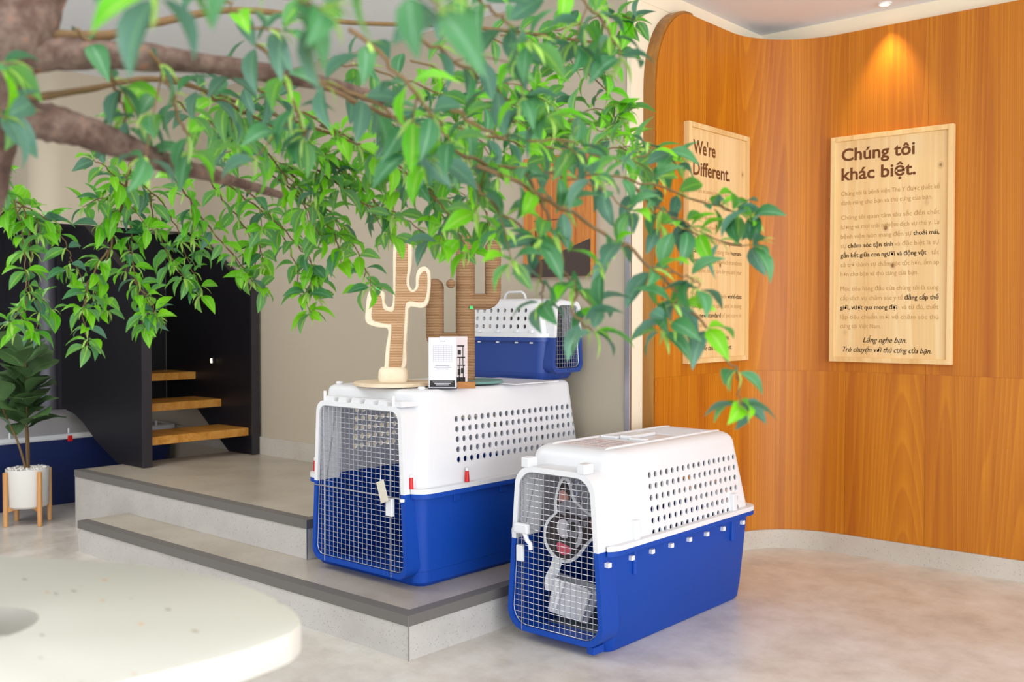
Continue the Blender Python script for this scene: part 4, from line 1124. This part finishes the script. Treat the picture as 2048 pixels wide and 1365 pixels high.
# leafy stems: radius start, radius end, leaf spacing, points
STEMS = [
#LEFT, sharp hanging strands
    (.005, .0015, .045, [(-2.114,0.808,1.43),(-2.597,1.05,1.408),(-2.602,1.112,1.369),(-2.609,1.173,1.349)]),
    (.003, .0015, .040, [(-2.579,1.066,1.389),(-2.616,1.099,1.306),(-2.611,1.105,1.217),(-2.608,1.106,1.141),(-2.621,1.095,1.09)]),
    (.003, .0012, .040, [(-2.564,1.078,1.377),(-2.652,1.135,1.271),(-2.655,1.133,1.167),(-2.635,1.149,1.116),(-2.646,1.14,1.064)]),
    (.003, .0012, .042, [(-2.587,1.125,1.363),(-2.595,1.185,1.31),(-2.575,1.202,1.258),(-2.581,1.197,1.219)]),
    (.006, .0020, .036, [(-2.173,1.155,1.446),(-2.377,1.243,1.389),(-2.492,1.275,1.297),(-2.561,1.281,1.195),(-2.557,1.285,1.116)]),
    (.004, .0015, .036, [(-2.502,1.266,1.271),(-2.537,1.235,1.194),(-2.552,1.222,1.116),(-2.543,1.23,1.025)]),
    (.004, .0015, .038, [(-2.277,1.197,1.425),(-2.456,1.306,1.336),(-2.451,1.311,1.219),(-2.44,1.321,1.142),(-2.425,1.333,1.077)]),
    (.003, .0015, .040, [(-2.449,1.312,1.194),(-2.42,1.338,1.142),(-2.409,1.348,1.096)]),
    (.003, .0015, .038, [(-2.263,1.209,1.437),(-2.353,1.33,1.395),(-2.37,1.381,1.336),(-2.381,1.438,1.222),(-2.362,1.455,1.156)]),
    (.003, .0015, .038, [(-2.325,1.288,1.401),(-2.409,1.347,1.336),(-2.38,1.373,1.258),(-2.351,1.398,1.194)]),
    (.003, .0015, .036, [(-2.286,1.189,1.437),(-2.405,1.218,1.389),(-2.424,1.202,1.389)]),
    (.003, .0015, .036, [(-2.277,1.197,1.413),(-2.221,1.114,1.446),(-2.233,1.102,1.457)]),
    (.004, .0015, .038, [(-2.021,1.155,1.431),(-2.16,1.299,1.377),(-2.204,1.394,1.302),(-2.234,1.501,1.219),(-2.205,1.526,1.167)]),
    (.003, .0015, .038, [(-2.035,1.276,1.411),(-2.166,1.427,1.352),(-2.204,1.526,1.284),(-2.224,1.509,1.194)]),
    (.003, .0015, .036, [(-2.027,1.283,1.423),(-2.034,1.409,1.354),(-2.063,1.517,1.265),(-2.045,1.533,1.177),(-2.026,1.549,1.109)]),
    (.003, .0015, .036, [(-1.984,1.321,1.4),(-1.998,1.441,1.318),(-2.026,1.55,1.24),(-2.007,1.566,1.19)]),
    (.003, .0015, .040, [(-1.921,1.11,1.426),(-1.963,1.206,1.431),(-2.001,1.306,1.48)]),
#MIDDLE band
    (.005, .0020, .036, [(-1.377,0.788,1.459),(-1.552,1.034,1.469),(-1.701,1.303,1.447),(-1.76,1.517,1.377),(-1.791,1.622,1.294)]),
    (.005, .0020, .036, [(-1.338,0.823,1.474),(-1.498,1.081,1.486),(-1.56,1.293,1.45),(-1.528,1.454,1.374),(-1.551,1.566,1.3)]),
    (.004, .0015, .036, [(-1.831,1.321,1.431),(-1.846,1.441,1.366),(-1.833,1.519,1.278),(-1.832,1.586,1.174)]),
    (.004, .0015, .036, [(-1.811,1.206,1.447),(-1.831,1.321,1.398),(-1.837,1.449,1.32),(-1.812,1.471,1.252)]),
    (.004, .0015, .036, [(-1.782,1.365,1.431),(-1.7,1.437,1.354),(-1.634,1.494,1.321),(-1.584,1.537,1.267)]),
    (.004, .0015, .034, [(-1.709,1.162,1.48),(-1.716,1.289,1.468),(-1.716,1.422,1.42),(-1.742,1.532,1.343)]),
    (.004, .0015, .036, [(-1.681,1.054,1.47),(-1.779,1.234,1.447),(-1.807,1.343,1.376),(-1.846,1.441,1.286)]),
    (.004, .0015, .038, [(-1.326,1.099,1.465),(-1.336,1.223,1.433),(-1.339,1.353,1.395),(-1.365,1.463,1.331),(-1.346,1.48,1.252)]),
    (.004, .0015, .038, [(-1.357,1.072,1.499),(-1.35,1.211,1.478),(-1.325,1.365,1.452),(-1.233,1.446,1.386)]),
    (.004, .0015, .036, [(-1.439,1.266,1.414),(-1.462,1.378,1.371),(-1.41,1.424,1.301),(-1.384,1.447,1.232)]),
    (.004, .0015, .036, [(-1.524,1.191,1.461),(-1.53,1.319,1.43),(-1.536,1.447,1.416),(-1.457,1.516,1.353)]),
    (.003, .0015, .036, [(-1.555,0.899,1.465),(-1.681,1.054,1.461),(-1.71,1.162,1.45)]),
    (.003, .0015, .038, [(-1.363,1.066,1.532),(-1.349,1.211,1.531),(-1.339,1.353,1.508),(-1.327,1.496,1.5),(-1.323,1.633,1.499)]),
    (.003, .0015, .038, [(-1.372,1.457,1.667),(-1.355,1.605,1.644),(-1.345,1.747,1.637),(-1.279,1.804,1.67)]),
    (.003, .0015, .038, [(-1.335,1.49,1.658),(-1.308,1.647,1.696),(-1.296,1.79,1.757),(-1.255,1.826,1.735)]),
    (.003, .0015, .038, [(-1.308,1.647,1.675),(-1.32,1.768,1.627),(-1.279,1.804,1.572),(-1.263,1.819,1.551)]),
    (.003, .0015, .036, [(-1.41,1.424,1.529),(-1.386,1.578,1.54),(-1.361,1.732,1.54),(-1.304,1.783,1.507),(-1.252,1.828,1.463)]),
    (.003, .0015, .036, [(-1.386,1.578,1.509),(-1.315,1.64,1.488),(-1.312,1.776,1.556),(-1.271,1.812,1.534)]),
    (.004, .0015, .036, [(-1.255,1.294,1.433),(-1.233,1.446,1.423),(-1.223,1.588,1.43),(-1.14,1.66,1.43),(-1.088,1.706,1.411)]),
    (.003, .0015, .036, [(-1.323,1.235,1.558),(-1.318,1.372,1.546),(-1.312,1.509,1.559),(-1.268,1.549,1.529)]),
#RIGHT, blurred
    (.005, .0018, .045, [(-1.123,0.878,1.421),(-1.076,0.985,1.383),(-1.029,1.093,1.333),(-0.977,1.205,1.321),(-0.918,1.323,1.317),(-0.854,1.446,1.291),(-0.792,1.5,1.266)]),
    (.005, .0018, .060, [(-0.995,1.056,1.318),(-0.945,1.167,1.273),(-0.872,1.231,1.214),(-0.815,1.28,1.154),(-0.775,1.315,1.087),(-0.736,1.349,1.019),(-0.73,1.355,0.966)]),
    (.004, .0018, .055, [(-0.973,1.142,1.311),(-0.945,1.167,1.244),(-0.928,1.181,1.169),(-0.9,1.206,1.117)]),
    (.004, .0018, .050, [(-1.057,1.068,1.348),(-1.012,1.107,1.273),(-0.968,1.147,1.214),(-0.953,1.159,1.154),(-0.956,1.157,1.124)]),
    (.004, .0018, .060, [(-0.886,1.151,1.152),(-0.868,1.128,1.101),(-0.849,1.144,1.08)]),
    (.003, .0015, .045, [(-0.977,1.205,1.321),(-0.918,1.256,1.295),(-0.883,1.287,1.264)]),
    (.003, .0015, .045, [(-0.918,1.323,1.317),(-0.87,1.365,1.261),(-0.828,1.402,1.229),(-0.768,1.454,1.213)]),
    (.003, .0015, .050, [(-0.832,1.265,1.173),(-0.793,1.3,1.158),(-0.776,1.315,1.143)]),
    (.003, .0015, .040, [(-1.039,1.35,1.381),(-1.004,1.447,1.372),(-0.986,1.53,1.397),(-0.965,1.547,1.371)]),
#NEAR TOP, large blurred
    (.004, .0020, .055, [(-0.689,0.46,1.386),(-0.671,0.476,1.362),(-0.653,0.491,1.351),(-0.641,0.502,1.343)]),
    (.004, .0020, .055, [(-0.618,0.523,1.386),(-0.582,0.527,1.36),(-0.564,0.543,1.348),(-0.556,0.55,1.341)]),
    (.004, .0020, .055, [(-0.743,0.413,1.386),(-0.746,0.41,1.366),(-0.737,0.418,1.355)]),
    (.004, .0020, .050, [(-1.06,0.667,1.511),(-1.047,0.678,1.476),(-1.025,0.698,1.446),(-0.998,0.721,1.44)]),
    (.004, .0020, .050, [(-0.846,0.855,1.511),(-0.853,0.915,1.492),(-0.863,0.973,1.482),(-0.839,0.994,1.456)]),
    (.004, .0020, .050, [(-0.882,1.089,1.58),(-0.851,1.116,1.546),(-0.825,1.139,1.504),(-0.809,1.153,1.463)]),
    (.004, .0020, .055, [(-1.226,0.588,1.455),(-1.252,0.632,1.424),(-1.285,0.67,1.39),(-1.328,0.699,1.366)]),
    (.004, .0020, .055, [(-1.161,0.645,1.43),(-1.189,0.688,1.392),(-1.22,0.727,1.35),(-1.26,0.758,1.331)]),
    (.004, .0020, .050, [(-1.077,0.719,1.455),(-1.082,0.781,1.418),(-1.103,0.829,1.37),(-1.139,0.864,1.345)]),
    (.004, .0020, .050, [(-0.935,0.776,1.44),(-0.928,0.849,1.399),(-0.936,0.909,1.36),(-0.952,0.961,1.336)]),
    (.004, .0020, .048, [(-0.945,0.9,1.456),(-0.931,0.979,1.43),(-0.924,1.052,1.401),(-0.887,1.084,1.38)]),
    (.004, .0020, .048, [(-1.062,0.798,1.411),(-1.032,0.891,1.39),(-1.024,0.965,1.359),(-0.998,0.988,1.317)]),
    (.004, .0020, .048, [(-0.952,0.961,1.377),(-0.934,1.043,1.352),(-0.882,1.089,1.345),(-0.886,1.151,1.347)]),
    (.004, .0020, .060, [(-1.223,0.458,1.392),(-1.206,0.473,1.358),(-1.196,0.482,1.324)]),
    (.004, .0020, .060, [(-1.219,0.462,1.426),(-1.206,0.473,1.398),(-1.198,0.48,1.387)]),
]
def leaf_mb(w=0.44):
    m_ = MB(); vs = []; ts = [0, 0.1, 0.28, 0.48, 0.68, 0.86, 1.0]; ws = [0.03, 0.5, 0.92, 1.0, 0.78, 0.38, 0.0]
    for t, q in zip(ts, ws):
        z = 0.10 * math.sin(t * PI) - 0.16 * t * t; hw = w / 2 * q
        vs += [(-hw, t, z + hw * 0.45), (0, t, z), (hw, t, z + hw * 0.45)]
    fs = [(j * 3 + q, j * 3 + q + 1, (j + 1) * 3 + q + 1, (j + 1) * 3 + q) for j in range(5) for q in range(2)]
    fs += [(15, 16, 19), (16, 17, 19)]
    m_.add(vs[:18] + [vs[18], vs[19]], [f for f in fs])
    m_.f[-2] = (15, 16, 19); m_.f[-1] = (16, 17, 19)
    return m_
def set_rib(me, per, centre):
    a = me.attributes.new('rib', 'FLOAT', 'POINT'); c = set(centre)
    a.data.foreach_set('value', [1.0 if (i % per) in c else 0.0 for i in range(len(me.vertices))])
LC = [1, 4, 7, 10, 13, 16, 19]
LV = leaf_mb(); LN = leaf_mb(0.18)
rnd = random.Random(42)
leaves = []; shoots = []
camv = Vector((0, 0, 1.1))
def orient(p, d, roll, s):
    d = d.normalized(); up = Vector((0, 0, 1)); side = d.cross(up)
    side = side.normalized() if side.length > 0.05 else Vector((1, 0, 0))
    nrm = side.cross(d)
    return Matrix.Translation(p) @ Matrix((side, d, nrm)).transposed().to_4x4() @ Matrix.Rotation(roll, 4, 'Y') @ Matrix.Scale(s, 4)
def cluster(p, d, n, near, tip=False):
    a0 = rnd.random() * 6.28
    side = d.cross(Vector((0.3, 0.2, 1))).normalized(); oth = d.cross(side).normalized()
    for k in range(n):
        a = a0 + 2 * PI * k / n + rnd.uniform(-0.4, 0.4); sp = rnd.uniform(0.7, 1.3)
        dd = d * rnd.uniform(0.1, 0.6) + (side * math.cos(a) + oth * math.sin(a)) * sp + Vector((0, 0, rnd.uniform(-0.45, 0.2)))
        s = rnd.uniform(0.046, 0.066)
        leaves.append((p + (dd.normalized() * 0.006), dd, rnd.uniform(-1.0, 1.0), s))
    for k in range(4 if tip else 2):
        a = a0 + 1 + k * 2.1
        dd = d * rnd.uniform(0.5, 1.0) + (side * math.cos(a) + oth * math.sin(a)) * rnd.uniform(0.2, 0.8)
        shoots.append((p, dd, rnd.uniform(-0.6, 0.6), rnd.uniform(0.022, 0.044)))
def leafy(path, spacing, droop=True, first=0.12):
    acc = 0; L_ = sum((path[i + 1] - path[i]).length for i in range(len(path) - 1)); nxt = L_ * first
    for i in range(len(path) - 1):
        seg = path[i + 1] - path[i]; l = seg.length
        while acc + l > nxt:
            p = path[i] + seg * ((nxt - acc) / l)
            d = seg.normalized(); cluster(p, d, rnd.choice((2, 2, 3)), 0)
            nxt += spacing * rnd.uniform(0.95, 1.6)
        acc += l
    cluster(path[-1], (path[-1] - path[-2]).normalized(), 4, 0, True)
for r0, r1, sp, pts in STEMS:
    path = catmull(pts, 6)
    n_ = len(path)
    wob = [v + Vector((rnd.uniform(-1, 1), rnd.uniform(-1, 1), rnd.uniform(-1, 1))) * 0.004 for v in path]
    MB().tube([v - TB for v in wob], [0.7 * (r0 + (r1 - r0) * k / (n_ - 1)) for k in range(n_)], 6).build('twig', M['twig'], tree, smooth=60, fix=False)
    leafy(wob, sp * 1.0)
    # short side sprigs
    L_ = sum((wob[i + 1] - wob[i]).length for i in range(n_ - 1))
    k_ = int(L_ / 0.17); tw = MB()
    for q in range(k_):
        i = int((0.25 + 0.7 * rnd.random()) * (n_ - 2)); p = wob[i]; d = (wob[i + 1] - wob[i]).normalized()
        sd = Vector((rnd.uniform(-1, 1), rnd.uniform(-1, 1), rnd.uniform(-0.9, 0.4))).normalized()
        dd = (d * 0.7 + sd * 0.9).normalized(); ln = rnd.uniform(0.04, 0.085)
        sub = [p, p + dd * ln * 0.5, p + dd * ln + Vector((0, 0, -ln * 0.2))]
        tw.tube([v - TB for v in sub], [0.0014, 0.0012, 0.0009], 5)
        cluster(sub[1], dd, 2, 0); cluster(sub[2], dd, rnd.choice((3, 4)), 0, True)
    if k_: tag(tw.build('sprigs', M['twig'], tree, smooth=60, fix=False), kind='stuff')

# the 300 leaves that look largest (nearest the viewer, inside the view) are parts of their own, the rest one mesh
fwd = Vector((-math.sin(YAW), math.cos(YAW), -0.02)); rgt = Vector((math.cos(YAW), math.sin(YAW), 0))
def seen(p):
    v = p - camv; f = v.dot(fwd); x = v.dot(rgt) / f; z = v.z / f
    return f > 0.3 and abs(x) < 0.53 and z < 0.32
vis = sorted([l for l in leaves if seen(l[0])], key=lambda l: (l[0] - camv).length / l[3])
rest = [l for l in leaves if not seen(l[0])] + vis[300:]
print('LEAVES', len(leaves), 'visible', len(vis), 'shoots', len(shoots))
first = {}
for p, d, roll, s in vis[:300]:
    near = (p - camv).length < 1.75
    key = 'leaf_backlit' if (rnd.random() < (0.72 if near else 0.2)) else 'leaf_bright'
    if key not in first:
        o = leaf_mb().build('leaf', M[key], tree, smooth=80, fix=False); first[key] = o; set_rib(o.data, 20, LC)
    else:
        o = first[key].copy(); C.objects.link(o); o.parent = tree
    o.matrix_local = orient(p - TB, d, roll, s)
big = MB()
for p, d, roll, s in rest:
    m_ = orient(p - TB, d, roll, s); near = (p - camv).length < 1.9
    big.add([m_ @ Vector(v) for v in LV.v], LV.f, 1 if rnd.random() < (0.6 if near else 0.14) else 0)
fo = big.build('foliage', [M['leaf_bright'], M['leaf_backlit']], tree, smooth=80, fix=False); set_rib(fo.data, 20, LC); tag(fo, kind='stuff')
sh = MB()
for p, d, roll, s in shoots:
    m_ = orient(p - TB, d, roll, s)
    sh.add([m_ @ Vector(v) for v in LN.v], LN.f)
tag(sh.build('new_shoots', M['leaf_shoot'], tree, smooth=80, fix=False), kind='stuff')
